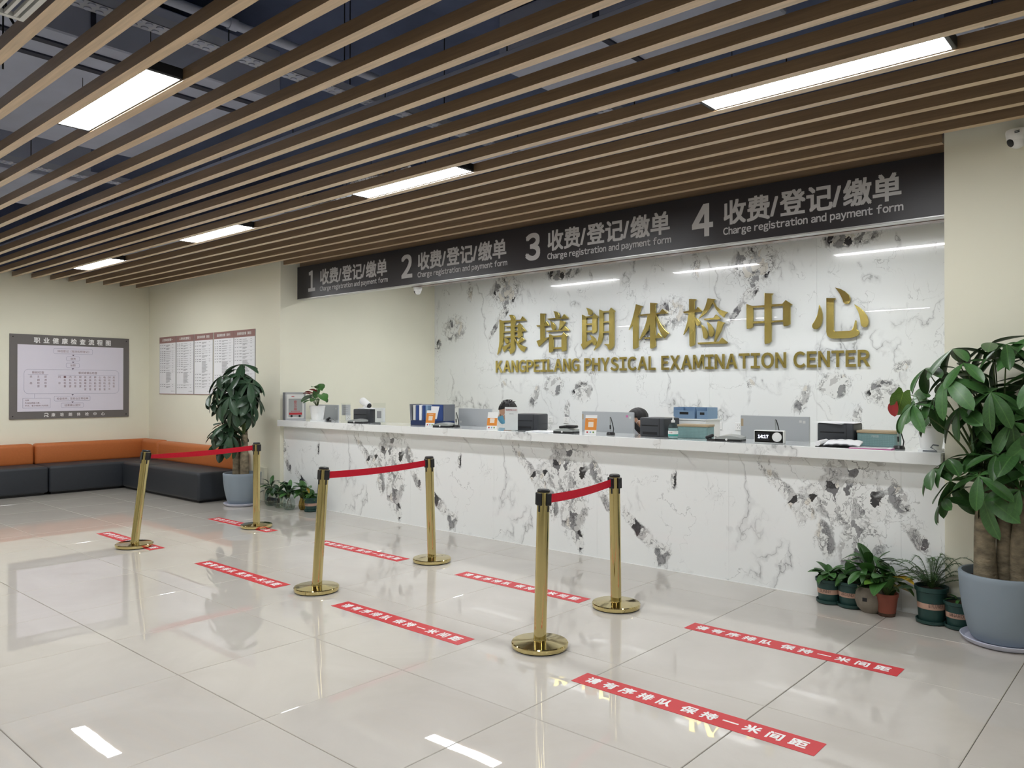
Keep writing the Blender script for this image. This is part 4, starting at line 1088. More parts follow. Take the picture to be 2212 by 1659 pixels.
def green_pot(x, y, s, label, word, plant, seed, rz=0.0, h=1.0, turn=0.0):
    rnd = random.Random(seed)
    t = thing('potted_plant', label, 'plant', (x, y, 0), rz, 'small potted plants along the counter')
    H = 0.17 * s * h
    MB().lathe([(0.0, 0.0), (0.070 * s, 0.0), (0.082 * s, 0.008), (0.084 * s, 0.026), (0.080 * s, 0.026), (0.070 * s, 0.012)], 32, cap0=False, cap1=False).obj('saucer', M['green_pot'], t, True)
    pot = MB().lathe([(0.0, 0.012), (0.064 * s, 0.012), (0.068 * s, 0.03), (0.080 * s, H * 0.86), (0.088 * s, H * 0.88), (0.090 * s, H), (0.084 * s, H), (0.078 * s, H * 0.9), (0.0, H * 0.88)], 32, cap0=False, cap1=False).obj('pot', M['green_pot'], t, True)
    r0 = 0.0735 * s
    MB().lathe([(r0 + 0.0005 * s, H * 0.42), (r0 + 0.0025 * s, H * 0.66)], 32, cap0=False, cap1=False).obj('band', M['band'], pot, True)
    b = wrap_text(word, r0 + 0.0030 * s, 0.080 * s, H * 0.12, H * 0.54); b.xf(Matrix.Rotation(turn, 4, 'Z')).obj('band_lettering', M['band_text'], pot)
    MB().lathe([(0.079 * s, H * 0.90), (0.0, H * 0.93)], 24, cap0=False, cap1=False).obj('soil', M['soil'], t, True)
    plant(t, rnd, Vector((0, 0, H * 0.92)), s)
    return t
def low_leafy(t, rnd, c, s): rosette(t, 'heart', c, 24, 0.078 * s, 0.050 * s, 0.065 * s, rnd, (0.1, 1.1))
def lime_leafy(t, rnd, c, s): rosette(t, 'heart', c, 17, 0.080 * s, 0.05 * s, 0.06 * s, rnd, (0.1, 1.0), ('heart_lime', 'oval_yellow'))
def fern(t, rnd, c, s):
    fr, ne = MB(), MB()
    for k in range(34):
        a = k * 2.39996; reach = rnd.uniform(0.08, 0.30); hgt = rnd.uniform(0.05, 0.20)
        pts = []
        for i in range(9):
            q = i / 8
            pts.append(c + Vector((math.cos(a) * reach * q, math.sin(a) * reach * q * 0.55, hgt * math.sin(q * 2.2) * 1.1)))
        fr.tube(pts, [0.0016] * 9, 4, False)
        for i in range(2, 9):
            for m_ in range(7):
                p = pts[i - 1].lerp(pts[i], m_ / 7)
                for sd in (-1, 1):
                    l = (0.046 - 0.003 * i) * rnd.uniform(0.6, 1.2)
                    d = Vector((math.cos(a + sd * 1.0), math.sin(a + sd * 1.0), rnd.uniform(-0.2, 0.3))) * l
                    w = Vector((-d.y, d.x, 0)).normalized() * 0.0026
                    ne.add([p - w, p + w, p + d + Vector((0, 0, 0.001)), ], [(0, 1, 2)])
    fr.obj('fronds', M['stem'], t)['kind'] = 'stuff'
    ne.obj('needles', M['leaf_mid'], t)['kind'] = 'stuff'
def sparse(t, rnd, c, s):
    rosette(t, 'oval', c, 5, 0.055 * s, 0.03, 0.03, rnd, (0.3, 1.1))
green_pot(-1.880, 5.405, 0.98, 'leftmost green pot in the right-hand row, low round leaves', 'SUNNY', low_leafy, 31)
green_pot(-1.735, 5.400, 1.02, 'second green pot in the right-hand row, touching the tall leafy plant', 'AROUND', low_leafy, 32)
t = thing('potted_plant', 'tall broad-leaved plant in a round grey clay pot', 'plant', (-1.600, 5.365, 0), 0, 'small potted plants along the counter'); rnd = random.Random(33)
MB().lathe([(0.0, 0.0), (0.052, 0.0), (0.080, 0.03), (0.094, 0.075), (0.090, 0.12), (0.076, 0.155), (0.080, 0.168), (0.074, 0.168), (0.068, 0.15), (0.0, 0.148)], 32, cap0=False, cap1=False).obj('pot', M['clay_grey'], t, True)
MB().box(-0.022, 0.006, -0.0935, -0.0915, 0.082, 0.106).obj('label', M['black'], t)
rosette(t, 'oval', Vector((0, 0, 0.15)), 34, 0.125, 0.075, 0.20, rnd, (0.0, 1.3), ('heart', 'oval_dark'))
t = thing('potted_plant', 'trailing lime-green plant in a small red clay pot', 'plant', (-1.495, 5.345, 0), 0, 'small potted plants along the counter'); rnd = random.Random(34)
MB().lathe([(0.0, 0.0), (0.048, 0.0), (0.052, 0.02), (0.066, 0.125), (0.070, 0.125), (0.070, 0.145), (0.063, 0.145), (0.058, 0.12), (0.0, 0.118)], 28, cap0=False, cap1=False).obj('pot', M['clay_red'], t, True)
MB().lathe([(0.0, 0.0), (0.050, 0.0), (0.054, 0.022), (0.050, 0.022)], 28, cap0=False, cap1=False).obj('saucer', M['soil'], t, True)
rosette(t, 'heart', Vector((0, 0, 0.12)), 18, 0.115, 0.075, 0.15, rnd, (-0.2, 1.2), ('heart_lime', 'heart_lime', 'heart_yellow'))
green_pot(-1.240, 5.365, 1.08, 'green pot banded FLOW with a feathery asparagus fern', '& FLOWER', fern, 35, h=1.25, turn=0.55)
green_pot(-1.085, 5.352, 0.98, 'green pot with a sparse sprout tucked behind the large blue pot', 'MNARO', sparse, 36)
# left-hand group: plants in water jars and one green pot
def jar(x, y, label, seed, key, m='glass', s=1.0, bulge=True):
    rnd = random.Random(seed)
    t = thing('jar_plant', label, 'plant', (x, y, 0), 0, 'plants in water jars by the counter')
    prof = [(0.0, 0.002), (0.052 * s, 0.002), (0.068 * s, 0.02), (0.074 * s, 0.05), (0.066 * s, 0.10), (0.050 * s, 0.135), (0.056 * s, 0.155)]
    MB().lathe(prof, 28, cap0=False, cap1=False).obj('glass_jar', M[m], t, True)
    MB().lathe([(0.0, 0.006), (0.048 * s, 0.006), (0.064 * s, 0.022), (0.070 * s, 0.05), (0.0, 0.0502)], 24, cap0=False, cap1=False).obj('water', M['water'], t, True)
    rt = MB()
    for k in range(9):
        a = k * 0.7; rt.tube([(0.01 * math.cos(a), 0.01 * math.sin(a), 0.13), (0.03 * math.cos(a), 0.03 * math.sin(a), 0.06), (0.035 * math.cos(a + 0.5), 0.035 * math.sin(a + 0.5), 0.015)], 0.0015, 4)
    rt.obj('roots', M['stem_brown'], t)['kind'] = 'stuff'
    rosette(t, key, Vector((0, 0, 0.13)), 22, 0.115, 0.06, 0.15, rnd, (-0.1, 1.3), ('oval',) if key != 'heart' else ('oval_yellow',))
jar(-8.600, 5.265, 'leftmost leafy plant in a glass water jar, by the far blue pot', 41, 'oval_dark')
jar(-8.370, 5.245, 'second leafy plant in a glass water jar from the left', 42, 'oval_dark')
jar(-8.150, 5.235, 'third leafy plant in a glass water jar, in front of the marble counter', 43, 'oval_dark')
jar(-8.010, 5.345, 'plant with yellowing leaves in an amber jar behind the others', 44, 'heart', 'amber', 0.85)
green_pot(-7.840, 5.330, 0.98, 'green banded pot with yellow-green leaves at the end of the left-hand row', 'GARDEN', lime_leafy, 45)
# plants on the countertop
t = thing('potted_anthurium', 'red-flowered anthurium in a white pot beside the suggestion box', 'plant', (-8.05, 5.56, 1.055), 0, 'anthuriums on the countertop'); rnd = random.Random(51)
def white_pot(t, s=1.0):
    MB().lathe([(0.0, 0.0), (0.085 * s, 0.0), (0.090 * s, 0.012), (0.088 * s, 0.014), (0.0, 0.012)], 32, cap0=False, cap1=False).obj('saucer', M['white'], t, True)
    MB().lathe([(0.0, 0.014), (0.068 * s, 0.014), (0.072 * s, 0.03), (0.092 * s, 0.165 * s), (0.095 * s, 0.168 * s), (0.095 * s, 0.185 * s), (0.089 * s, 0.185 * s), (0.085 * s, 0.16 * s), (0.0, 0.158 * s)], 36, cap0=False, cap1=False).obj('pot', M['white'], t, True)
    MB().lathe([(0.086 * s, 0.163 * s), (0.0, 0.168 * s)], 24, cap0=False, cap1=False).obj('soil', M['soil'], t, True)
white_pot(t)
st = MB()
for k, (dx, dy, dz, l) in enumerate([(-0.16, -0.02, 0.20, 0.16), (0.20, -0.02, 0.22, 0.18), (0.08, -0.05, 0.16, 0.13), (-0.06, -0.06, 0.17, 0.13), (0.0, -0.07, 0.14, 0.12), (-0.12, 0.05, 0.27, 0.12), (0.05, -0.03, 0.30, 0.13), (0.11, 0.03, 0.20, 0.13), (-0.02, 0.05, 0.28, 0.12)]):
    q = Vector((dx * 0.55, dy, 0.10 + dz)); st.tube([(0, 0, 0.16), (dx * 0.25, dy * 0.5, 0.12 + dz * 0.7), q], 0.003, 5)
    place_leaf(t, 'heart', q, (dx * 2.2, dy * 3 - 0.1, -0.12 if abs(dx) > 0.1 else 0.10), l, rnd)
for dx, dy, dz in ((-0.075, -0.03, 0.315), (-0.01, -0.02, 0.335), (-0.12, -0.03, 0.30)):
    q = Vector((dx, dy, 0.02 + dz)); st.tube([(0, 0, 0.16), (dx * 0.6, dy * 0.6, dz * 0.8), q], 0.0025, 5)
    place_leaf(t, 'spathe', q, (dx - 0.02, -0.10, 0.05), 0.085, rnd, name='red_spathe')
st.obj('stems', M['stem'], t)['kind'] = 'stuff'
t = thing('potted_anthurium', 'white pot plant at the right end of the countertop, behind the large tree leaves', 'plant', (-1.285, 5.56, 1.055), 0, 'anthuriums on the countertop'); rnd = random.Random(52)
white_pot(t, 0.88)
st = MB()
for k, (x, y, z, d, l, key) in enumerate([(-0.15, -0.06, 0.375, (-0.3, 0, -1.0), 0.16, 'heart_lime'), (-0.205, -0.05, 0.305, (-0.1, 0, -1.0), 0.09, 'spathe'), (-0.08, -0.06, 0.29, (-0.3, -0.2, -0.5), 0.14, 'heart'),
        (0.0, -0.08, 0.27, (-0.1, -0.3, -0.4), 0.12, 'heart'), (-0.06, 0.03, 0.33, (-0.3, 0.2, 0.1), 0.12, 'heart'), (-0.04, 0.05, 0.34, (-0.2, 0.1, 0.1), 0.13, 'heart')]):
    st.tube([(0, 0, 0.14), (x * 0.5, y * 0.5, 0.12 + z * 0.6), (x, y, z)], 0.0025, 5)
    place_leaf(t, key, (x, y, z), d, l, rnd, up=Vector((0, -1, 0.3)), name='red_spathe' if key == 'spathe' else 'leaf')
st.obj('stems', M['stem'], t)['kind'] = 'stuff'

# ================================================================== THINGS ON AND BEHIND THE COUNTER
CT = 1.0552     # countertop level
# suggestion box
t = thing('suggestion_box', 'aluminium suggestion box with red lettering at the left end of the countertop', 'box', (-8.53, 5.545, CT), 1.22)
MB().rbox(-0.125, 0.125, -0.075, 0.075, 0, 0.345, 0.006, 2).obj('case', M['alu_side'], t)
MB().box(-0.125, -0.107, -0.083, -0.075, 0.0, 0.345).box(0.107, 0.125, -0.083, -0.075, 0.0, 0.345).box(-0.107, 0.107, -0.083, -0.075, 0.325, 0.345).box(-0.107, 0.107, -0.083, -0.075, 0.0, 0.02).obj('frame', M['alu'], t)
MB().box(-0.106, 0.106, -0.079, -0.075, 0.02, 0.325).obj('front_plate', M['light_grey'], t)
MB().rbox(-0.085, 0.085, -0.083, -0.079, 0.04, 0.265, 0.002, 1).obj('window', M['silver'], t)
mb = MB()
for k, ch in enumerate('意见箱'): text(mb, ch, -0.022, 0.205 - k * 0.043, 0.038, 0.038, off=0.0835)
for k in range(7): mb.box(-0.055 + k * 0.016, -0.044 + k * 0.016, -0.0837, -0.083, 0.103, 0.112)
mb.box(-0.05, -0.015, -0.0797, -0.079, 0.288, 0.296)
mb.obj('red_lettering', M['red_print'], t)['kind'] = 'stuff'
MB().box(-0.080, 0.080, -0.084, -0.083, 0.066, 0.092).obj('red_stripe', M['red_print'], t)
for x in (-0.05, 0.05): MB().lathe([(0.014, 0.083), (0.014, 0.086)], 14).xf(Matrix.Translation((x, 0, 0.048)) @ Matrix.Rotation(math.pi / 2, 4, 'X')).obj('lock', M['black'], t)
# monitors (their backs face the hall)
def monitor(x, w, label, rz=0.0, stickers=(), y=6.0):
    t = thing('monitor', label, 'monitor', (x, y, 0.7502), rz, 'monitors behind the counter')
    shl = MB().rbox(-w / 2, w / 2, -0.012, 0.008, 0.165, 0.487, 0.005, 2).obj('back_shell', M['monitor'], t)
    MB().box(-w / 2 + 0.01, w / 2 - 0.01, 0.008, 0.010, 0.18, 0.478).obj('screen', M['screen'], shl)
    MB().rbox(-0.03, 0.03, -0.045, -0.012, 0.01, 0.30, 0.005, 1).obj('stand_neck', M['monitor'], t)
    MB().rbox(-0.11, 0.11, -0.10, 0.09, 0.0, 0.012, 0.004, 1).obj('stand_base', M['monitor'], t)
    for sx, sz, sw, sh, m in stickers:
        MB().box(sx * w, sx * w + sw, -0.0126, -0.012, sz, sz + sh).obj('sticker', M[m], shl)
monitor(-8.455, 0.44, 'small grey monitor beside the anthurium in the white pot', 0.05, [(0.38, 0.43, 0.02, 0.02, 'light_grey')])
monitor(-5.80, 0.48, 'grey monitor between the two left orange cards', 0.02, [(-0.46, 0.33, 0.03, 0.02, 'light_grey')])
monitor(-4.095, 0.575, 'grey monitor behind the third orange card, hiding a clerk in part', 0.0, [(0.36, 0.44, 0.025, 0.02, 'pink'), (0.42, 0.43, 0.02, 0.02, 'light_grey'), (-0.49, 0.41, 0.015, 0.05, 'kraft')])
monitor(-2.508, 0.56, 'grey monitor behind the small clock, right half of the counter', 0.0, [(0.36, 0.44, 0.02, 0.018, 'light_grey'), (0.41, 0.435, 0.02, 0.02, 'light_grey'), (-0.49, 0.40, 0.02, 0.06, 'kraft')])
# orange pay cards on little stands
def pay_card(x, label, top_tall=0.026, rz=0.35):
    t = thing('pay_card', label, 'card stand', (x, 5.48, CT), rz, 'orange pay cards')
    R = Matrix.Rotation(math.radians(-14), 4, 'X')
    MB().rbox(-0.052, 0.052, -0.003, 0.0, 0.0, 0.172, 0.0012, 1).xf(R).obj('card', M['white'], t)
    MB().box(-0.052, 0.052, -0.0036, -0.003, 0.040, 0.170 - top_tall).xf(R).obj('orange_field', M['card_orange'], t)
    mb = MB()
    for k in range(6): mb.box(-0.026 + k * 0.009, -0.020 + k * 0.009, -0.0042, -0.0036, 0.128 - (top_tall - 0.026), 0.133 - (top_tall - 0.026))
    mb.xf(R).obj('caption', M['card_print'], t)['kind'] = 'stuff'
    MB().box(-0.023, 0.023, -0.0042, -0.0036, 0.066, 0.112).xf(R).obj('blank_square', M['card_print'], t)
    for sx, m in ((-0.028, 'red_print'), (0.0, 'blue_bin'), (0.026, 'leaf_lime')):
        MB().box(sx - 0.007, sx + 0.007, -0.0036, -0.003, 0.014, 0.028).xf(R).obj('pay_mark', M[m], t)
    MB().box(-0.035, 0.035, 0.0, 0.055, 0.0, 0.002).obj('foot', M['white'], t)
pay_card(-5.95, 'orange pay card in front of the blue file rack')
pay_card(-5.08, 'orange pay card with tall white top beside the clerk in a blue mask', 0.055)
pay_card(-3.92, 'orange pay card in front of the third monitor')
# printers
def printer(x, y, label, w=0.25, d=0.20, rz=0.0, h=0.155):
    t = thing('label_printer', label, 'printer', (x, y, CT), rz, 'charcoal printers on the counter')
    bd = MB().rbox(-w / 2, w / 2, -d / 2, d / 2, 0, h, 0.012, 3).obj('body', M['printer'], t, True, angle=45)
    MB().rbox(-w / 2 + 0.02, w / 2 - 0.06, -d / 2 - 0.003, -d / 2 + 0.004, h * 0.56, h * 0.61, 0.002, 1).obj('paper_slot', M['printer_dark'], bd)
    MB().rbox(-w / 2 + 0.03, w / 2 - 0.07, -d / 2 - 0.003, -d / 2 + 0.004, h * 0.10, h * 0.24, 0.002, 1).obj('lower_slot', M['printer_dark'], bd)
    MB().box(w / 2 - 0.050, w / 2 - 0.046, -d / 2 - 0.001, d / 2, 0.004, h - 0.004).obj('lid_seam', M['printer_dark'], bd)
    MB().box(w / 2, w / 2 + 0.001, -d / 2 + 0.02, d / 2 - 0.02, h * 0.38, h * 0.40).obj('side_seam', M['printer_dark'], bd)
    return t
printer(-7.30, 5.73, 'charcoal printer at the left with a white tray and cylinder on top', 0.28, 0.18, 0.1)
printer(-4.80, 5.74, 'charcoal printer behind the white sign, right of the first clerk', 0.26, 0.20, 0.15)
printer(-3.38, 5.72, 'charcoal printer left of the sanitizer bottle', 0.25, 0.22, -0.1)
printer(-1.915, 5.73, 'charcoal printer at the right with sheets of paper on top', 0.25, 0.20, 0.0)
# card readers
def reader(x, y, label, rz=0.0, scanner=False):
    t = thing('card_reader', label, 'card reader', (x, y, CT), rz, 'silver card readers')
    vs = [(-0.10, -0.06), (0.10, -0.06), (0.105, -0.04), (0.10, 0.06), (-0.10, 0.06), (-0.105, -0.04)]
    MB().poly(vs, 0.0, 0.016).obj('base', M['black'], t)
    b = MB(); n = 10; pts = []
    for i in range(n + 1):
        s = i / n; pts.append((-0.10 + 0.20 * s, 0.018 + 0.024 * math.sin(math.pi * min(1, s * 0.75 + 0.1))))
    vs2, fs2 = [], []
    for px, pz in pts: vs2 += [(px, -0.058, 0.016), (px, -0.058, pz), (px, 0.058, pz + 0.006), (px, 0.058, 0.016)]
    for i in range(n):
        for k in range(3): fs2.append((i * 4 + k, i * 4 + k + 1, i * 4 + 5 + k, i * 4 + 4 + k))
    fs2 += [(0, 1, 2, 3)[::-1], tuple(n * 4 + k for k in range(4))]
    b.add(vs2, fs2).obj('silver_top', M['silver'], t, True, angle=30)
    MB().lathe([(0.009, 0.0), (0.009, 0.002)], 14).xf(Matrix.Translation((-0.01, -0.0585, 0.014)) @ Matrix.Rotation(math.pi / 2, 4, 'X')).obj('indicator', M['white'], t)
    if scanner:
        MB().rbox(0.0, 0.11, -0.03, 0.03, 0.048, 0.072, 0.01, 3).obj('scanner_head', M['black'], t, True)
        MB().tube([(0.0, 0, 0.056), (-0.07, 0.0, 0.050)], [0.016, 0.012], 10).obj('scanner_grip', M['black'], t, True)
    return t
reader(-7.20, 5.52, 'silver card reader at the left, in front of the first printer', 0.25)
reader(-5.81, 5.55, 'silver card reader between the first orange card and a gooseneck stand', 0.15)
reader(-4.225, 5.54, 'silver card reader carrying a black hand scanner', 0.1, True)
reader(-2.665, 5.55, 'silver card reader left of the small clock', 0.1)
# acrylic stands
def acrylic(x, y, label, w, h, rz, inner):
    t = thing('acrylic_stand', label, 'card stand', (x, y, CT), rz, 'clear acrylic stands')
    MB().box(-w / 2, w / 2, -0.004, -0.001, 0.0, h).obj('clear_sheet', M['acrylic'], t)
    MB().box(-w / 2, w / 2, -0.03, 0.04, 0.0, 0.003).obj('clear_foot', M['acrylic'], t)
    inner(t, w, h)
    return t
def inner1(t, w, h):
    MB().box(-w * 0.42, w * 0.42, -0.001, 0.0005, h * 0.35, h * 0.90).obj('card', M['paper'], t)
    m = MB()
    for k in range(4): m.box(-w * 0.25, w * 0.2, -0.0016, -0.001, h * (0.45 + 0.1 * k), h * (0.46 + 0.1 * k))
    m.obj('print', M['print_grey'], t)['kind'] = 'stuff'
acrylic(-7.53, 5.60, 'clear acrylic stand with a small white card near the left printer', 0.13, 0.225, 0.5, inner1)
def inner2(t, w, h):
    MB().rbox(-w * 0.38, w * 0.30, 0.004, 0.055, 0.02, h * 0.76, 0.004, 1).obj('white_case', M['white'], t)
    MB().box(-w * 0.22, w * 0.14, 0.0032, 0.004, h * 0.28, h * 0.62).obj('grey_picture', M['print_grey'], t)
acrylic(-6.79, 5.50, 'clear acrylic stand with a white case behind it, left of the file rack', 0.15, 0.235, 0.45, inner2)
t = thing('paper_sign', 'white upright paper sign with red handwriting in front of the first clerk', 'sign', (-4.845, 5.50, CT), 0.25)
MB().box(-0.068, 0.068, 0, 0.002, 0.004, 0.222).obj('sheet', M['paper'], t)
MB().box(-0.070, 0.070, -0.003, -0.001, 0.0, 0.226).obj('acrylic_cover', M['acrylic'], t)
MB().box(-0.070, 0.070, -0.035, 0.045, 0.0, 0.003).obj('acrylic_foot', M['acrylic'], t)
mb = MB(); text(mb, '免费停车3小时', -0.058, 0.186, 0.116, 0.018, off=0.0034); mb.obj('handwriting', M['red_print'], t)
mb = MB(); text(mb, '停车场', -0.02, 0.152, 0.045, 0.012, off=0.0034); mb.obj('small_heading', M['print_grey'], t)
# white tray with the cylinder, on the left printer
o = MB().rbox(-7.37, -7.05, 5.65, 5.80, CT + 0.1565, CT + 0.166, 0.003, 1).obj('paper_tray', M['paper']); tag(o, 'thin white tray lying on the left printer', 'tray')
t = thing('white_cylinder', 'white barrel-shaped device with a dark end lying on the white tray', 'device', (-7.315, 5.72, CT + 0.1665))
B = Matrix.Translation((0, 0, 0.056)) @ Matrix.Rotation(math.radians(24), 4, 'Y')
MB().lathe([(0.026, -0.07), (0.036, -0.06), (0.040, 0.0), (0.044, 0.06), (0.040, 0.07)], 24).xf(B @ Matrix.Rotation(-math.pi / 2, 4, 'Y')).obj('barrel', M['white'], t, True)
MB().lathe([(0.024, -0.085), (0.030, -0.07)], 20).xf(B @ Matrix.Rotation(-math.pi / 2, 4, 'Y')).obj('dark_end', M['printer_dark'], t, True)
MB().rbox(-0.03, 0.03, -0.02, 0.02, 0.0, 0.02, 0.004, 1).obj('foot', M['white'], t)
# blue file rack
t = thing('file_rack', 'grey file rack holding blue binders, left of the first orange card', 'file rack', (-6.20, 5.75, CT), 0.15)
MB().rbox(-0.235, 0.235, -0.09, 0.09, 0.0, 0.05, 0.004, 1).obj('navy_base', M['blue_navy'], t)
MB().poly([(-0.235, 0.05), (-0.21, 0.05), (-0.225, 0.225), (-0.245, 0.225)], -0.09, 0.09).xf(Matrix.Rotation(math.pi / 2, 4, 'X')).obj('side_panel', M['alu_side'], t)
MB().rbox(0.215, 0.235, -0.09, 0.09, 0.05, 0.225, 0.003, 1).obj('side_panel', M['alu_side'], t)
MB().rbox(-0.245, 0.235, 0.075, 0.09, 0.05, 0.222, 0.003, 1).obj('back_panel', M['alu_side'], t)
for k, (x, m) in enumerate(((-0.185, 'light_grey'), (-0.145, 'blue_dark'), (-0.10, 'paper'), (-0.055, 'blue_dark'), (-0.012, 'blue_bin'))):
    o = MB().rbox(x - 0.018, x + 0.018, -0.085, 0.07, 0.052, 0.215, 0.003, 1).obj('ring_binder', M[m], None, loc=(-6.20, 5.75, CT), rot=(0, 0, 0.15))
    tag(o, ['pale grey binder at the left end of the file rack', 'dark blue binder left of the white binder in the file rack', 'white binder in the middle of the file rack',
            'dark blue binder right of the white binder in the file rack', 'light blue binder right of the other binders in the file rack'][k], 'binder', 'binders in the file rack')
o = MB().rbox(0.06, 0.21, -0.088, -0.07, 0.05, 0.22, 0.003, 1).obj('blue_folder', M['blue_dark'], None, loc=(-6.20, 5.75, CT + 0.001), rot=(0, 0, 0.15)); tag(o, 'patterned dark blue folder at the right of the file rack', 'folder')
o = MB().poly([(0.055, 0.07), (0.13, 0.07), (0.165, 0.205), (0.055, 0.205)], 0.0892, 0.0912).xf(Matrix.Rotation(math.pi / 2, 4, 'X')).obj('form_sheet', M['paper'], None, loc=(-6.20, 5.75, CT), rot=(0, 0, 0.15)); tag(o, 'white printed form standing in front of the blue folder', 'form')
# gooseneck pen holders / microphones
def gooseneck(x, y, label, rz=0.0, h=0.15):
    t = thing('pen_stand', label, 'pen stand', (x, y, CT), rz, 'black pen stands on the counter')
    MB().lathe([(0.036, 0.0), (0.038, 0.006), (0.030, 0.022), (0.0, 0.024)], 20, cap1=False).obj('base', M['black'], t, True)
    MB().tube([(0.025, 0.0, 0.02), (0.030, 0, 0.05), (0.012, 0, h * 0.75), (0.0, 0, h * 0.97), (-0.006, 0, h)], 0.004, 8).obj('arm', M['black'], t, True)
    MB().tube([(-0.008, 0, h), (-0.004, -0.002, h * 0.55), (-0.002, -0.002, 0.03)], [0.004, 0.005, 0.003], 8).obj('pen', M['silver'], t, True)
    MB().tube([(-0.0045, -0.002, h * 0.55), (-0.003, -0.002, h * 0.32)], 0.0062, 8).obj('pen_grip', M['black'], t, True)
gooseneck(-5.70, 5.62, 'black pen stand left of the second monitor', 0.0)
gooseneck(-3.79, 5.60, 'black pen stand in front of the third monitor', 0.0)
gooseneck(-2.335, 5.62, 'black pen stand behind the small clock', 0.0, 0.168)
gooseneck(-1.478, 5.56, 'black pen stand beside the right-hand teal box', 0.0)
# webcams
def webcam(x, y, label, rz=0.0):
    t = thing('webcam', label, 'webcam', (x, y, CT), rz, 'black webcams on the counter')
    MB().rbox(-0.028, 0.028, -0.02, 0.02, 0, 0.012, 0.004, 2).obj('foot', M['black'], t)
    MB().rbox(-0.035, 0.035, -0.013, 0.013, 0.020, 0.045, 0.010, 3).xf(Matrix.Rotation(-0.35, 4, 'Y')).obj('head', M['black'], t, True)
    MB().tube([(0, 0, 0.01), (0, 0, 0.026)], 0.006, 8).obj('hinge', M['black'], t)
    MB().tube([(0.03, 0, 0.03), (0.07, 0.01, 0.026), (0.11, 0.02, 0.004)], 0.002, 6).obj('lead', M['black'], t)
webcam(-7.80, 5.55, 'small black webcam in front of the leftmost monitor')
webcam(-2.80, 5.50, 'small black webcam in front of the left teal box')
# sanitizer bottle
t = thing('sanitizer_bottle', 'clear hand sanitizer pump bottle with a teal and white label', 'bottle', (-3.128, 5.50, CT))
MB().lathe([(0.0, 0.0), (0.036, 0.0), (0.039, 0.006), (0.039, 0.085), (0.034, 0.105), (0.016, 0.122), (0.013, 0.130)], 28, cap0=False, cap1=False).obj('bottle', M['sanitizer'], t, True)
MB().lathe([(0.0, 0.003), (0.034, 0.003), (0.037, 0.008), (0.037, 0.083), (0.0, 0.084)], 24, cap0=False, cap1=False).obj('gel', M['gel'], t, True)
MB().lathe([(0.0393, 0.022), (0.0393, 0.062)], 28, cap0=False, cap1=False).obj('label', M['white'], t, True)
MB().lathe([(0.0396, 0.022), (0.0396, 0.036)], 28, cap0=False, cap1=False).obj('label_band', M['label_teal'], t, True)
wrap_text('消毒', 0.0397, 0.03, 0.010, 0.050).obj('label_text', M['red_print'], t)
MB().lathe([(0.014, 0.128), (0.016, 0.132), (0.014, 0.146), (0.006, 0.150), (0.004, 0.170)], 18).obj('pump', M['white'], t, True)
MB().rbox(-0.030, 0.010, -0.006, 0.006, 0.168, 0.177, 0.002, 1).obj('nozzle', M['white'], t)
# teal boxes
def teal_box(x, y, label, rz=0.0):
    t = thing('storage_box', label, 'box', (x, y, CT), rz, 'teal boxes with kraft lids')
    MB().rbox(-0.125, 0.125, -0.075, 0.075, 0.0, 0.092, 0.004, 1).obj('body', M['teal'], t)
    MB().rbox(-0.129, 0.129, -0.079, 0.079, 0.092, 0.110, 0.003, 1).obj('lid', M['kraft'], t)
    wv = MB()
    for r in range(6):
        for k in range(22): wv.box(-0.115 + k * 0.0105, -0.110 + k * 0.0105, -0.0758, -0.075, 0.012 + r * 0.012, 0.019 + r * 0.012)
    wv.obj('woven_dots', M['teal_light'], t)['kind'] = 'stuff'
    return t
teal_box(-3.035, 5.70, 'teal woven box with a kraft lid right of the sanitizer bottle', 0.12)
t = teal_box(-1.650, 5.73, 'teal woven box with a kraft lid at the right of the counter', 0.05)
mb = MB(); text(mb, 'FOOD', -0.03, 0.066, 0.045, 0.014, off=0.0762); mb.obj('lettering', M['light_grey'], t)
# white cabinet with blue bins, on the desk
t = thing('desk_cabinet', 'white box on the desk carrying blue bins, behind the left teal box', 'cabinet', (-3.215, 6.05, 0.7502))
MB().rbox(-0.155, 0.155, -0.13, 0.13, 0.0, 0.435, 0.004, 1).obj('case', M['white'], t)
MB().rbox(-0.175, 0.165, -0.14, 0.14, 0.435, 0.447, 0.003, 1).obj('top_board', M['white'], t)
MB().box(-0.15, 0.15, -0.1308, -0.13, 0.36, 0.363).obj('drawer_gap', M['print_grey'], t)
def bin_(x, y, label, w, rz=0.0, lean=0.0):
    t = thing('plastic_bin', label, 'bin', (x, y, 1.1982), rz, 'blue plastic bins')
    w2 = w / 2; d = 0.09; h = 0.095
    m = MB().box(-w2, w2, -d, d, 0, 0.004).box(-w2, -w2 + 0.004, -d, d, 0.004, h).box(w2 - 0.004, w2, -d, d, 0.004, h).box(-w2 + 0.004, w2 - 0.004, d - 0.004, d, 0.004, h)
    m.box(-w2 + 0.004, w2 - 0.004, -d, -d + 0.004, 0.004, h * 0.72)
    m.obj('shell', M['blue_bin'], t)
    MB().rbox(-w2 * 0.42, w2 * 0.42, -d - 0.001, -d + 0.002, h * 0.36, h * 0.58, 0.001, 1).obj('handle_slot', M['printer_dark'], t)
bin_(-3.285, 6.05, 'wide blue plastic bin on top of the white box', 0.20)
bin_(-3.115, 6.05, 'narrow blue plastic bin at the right on top of the white box', 0.10, 0.0)
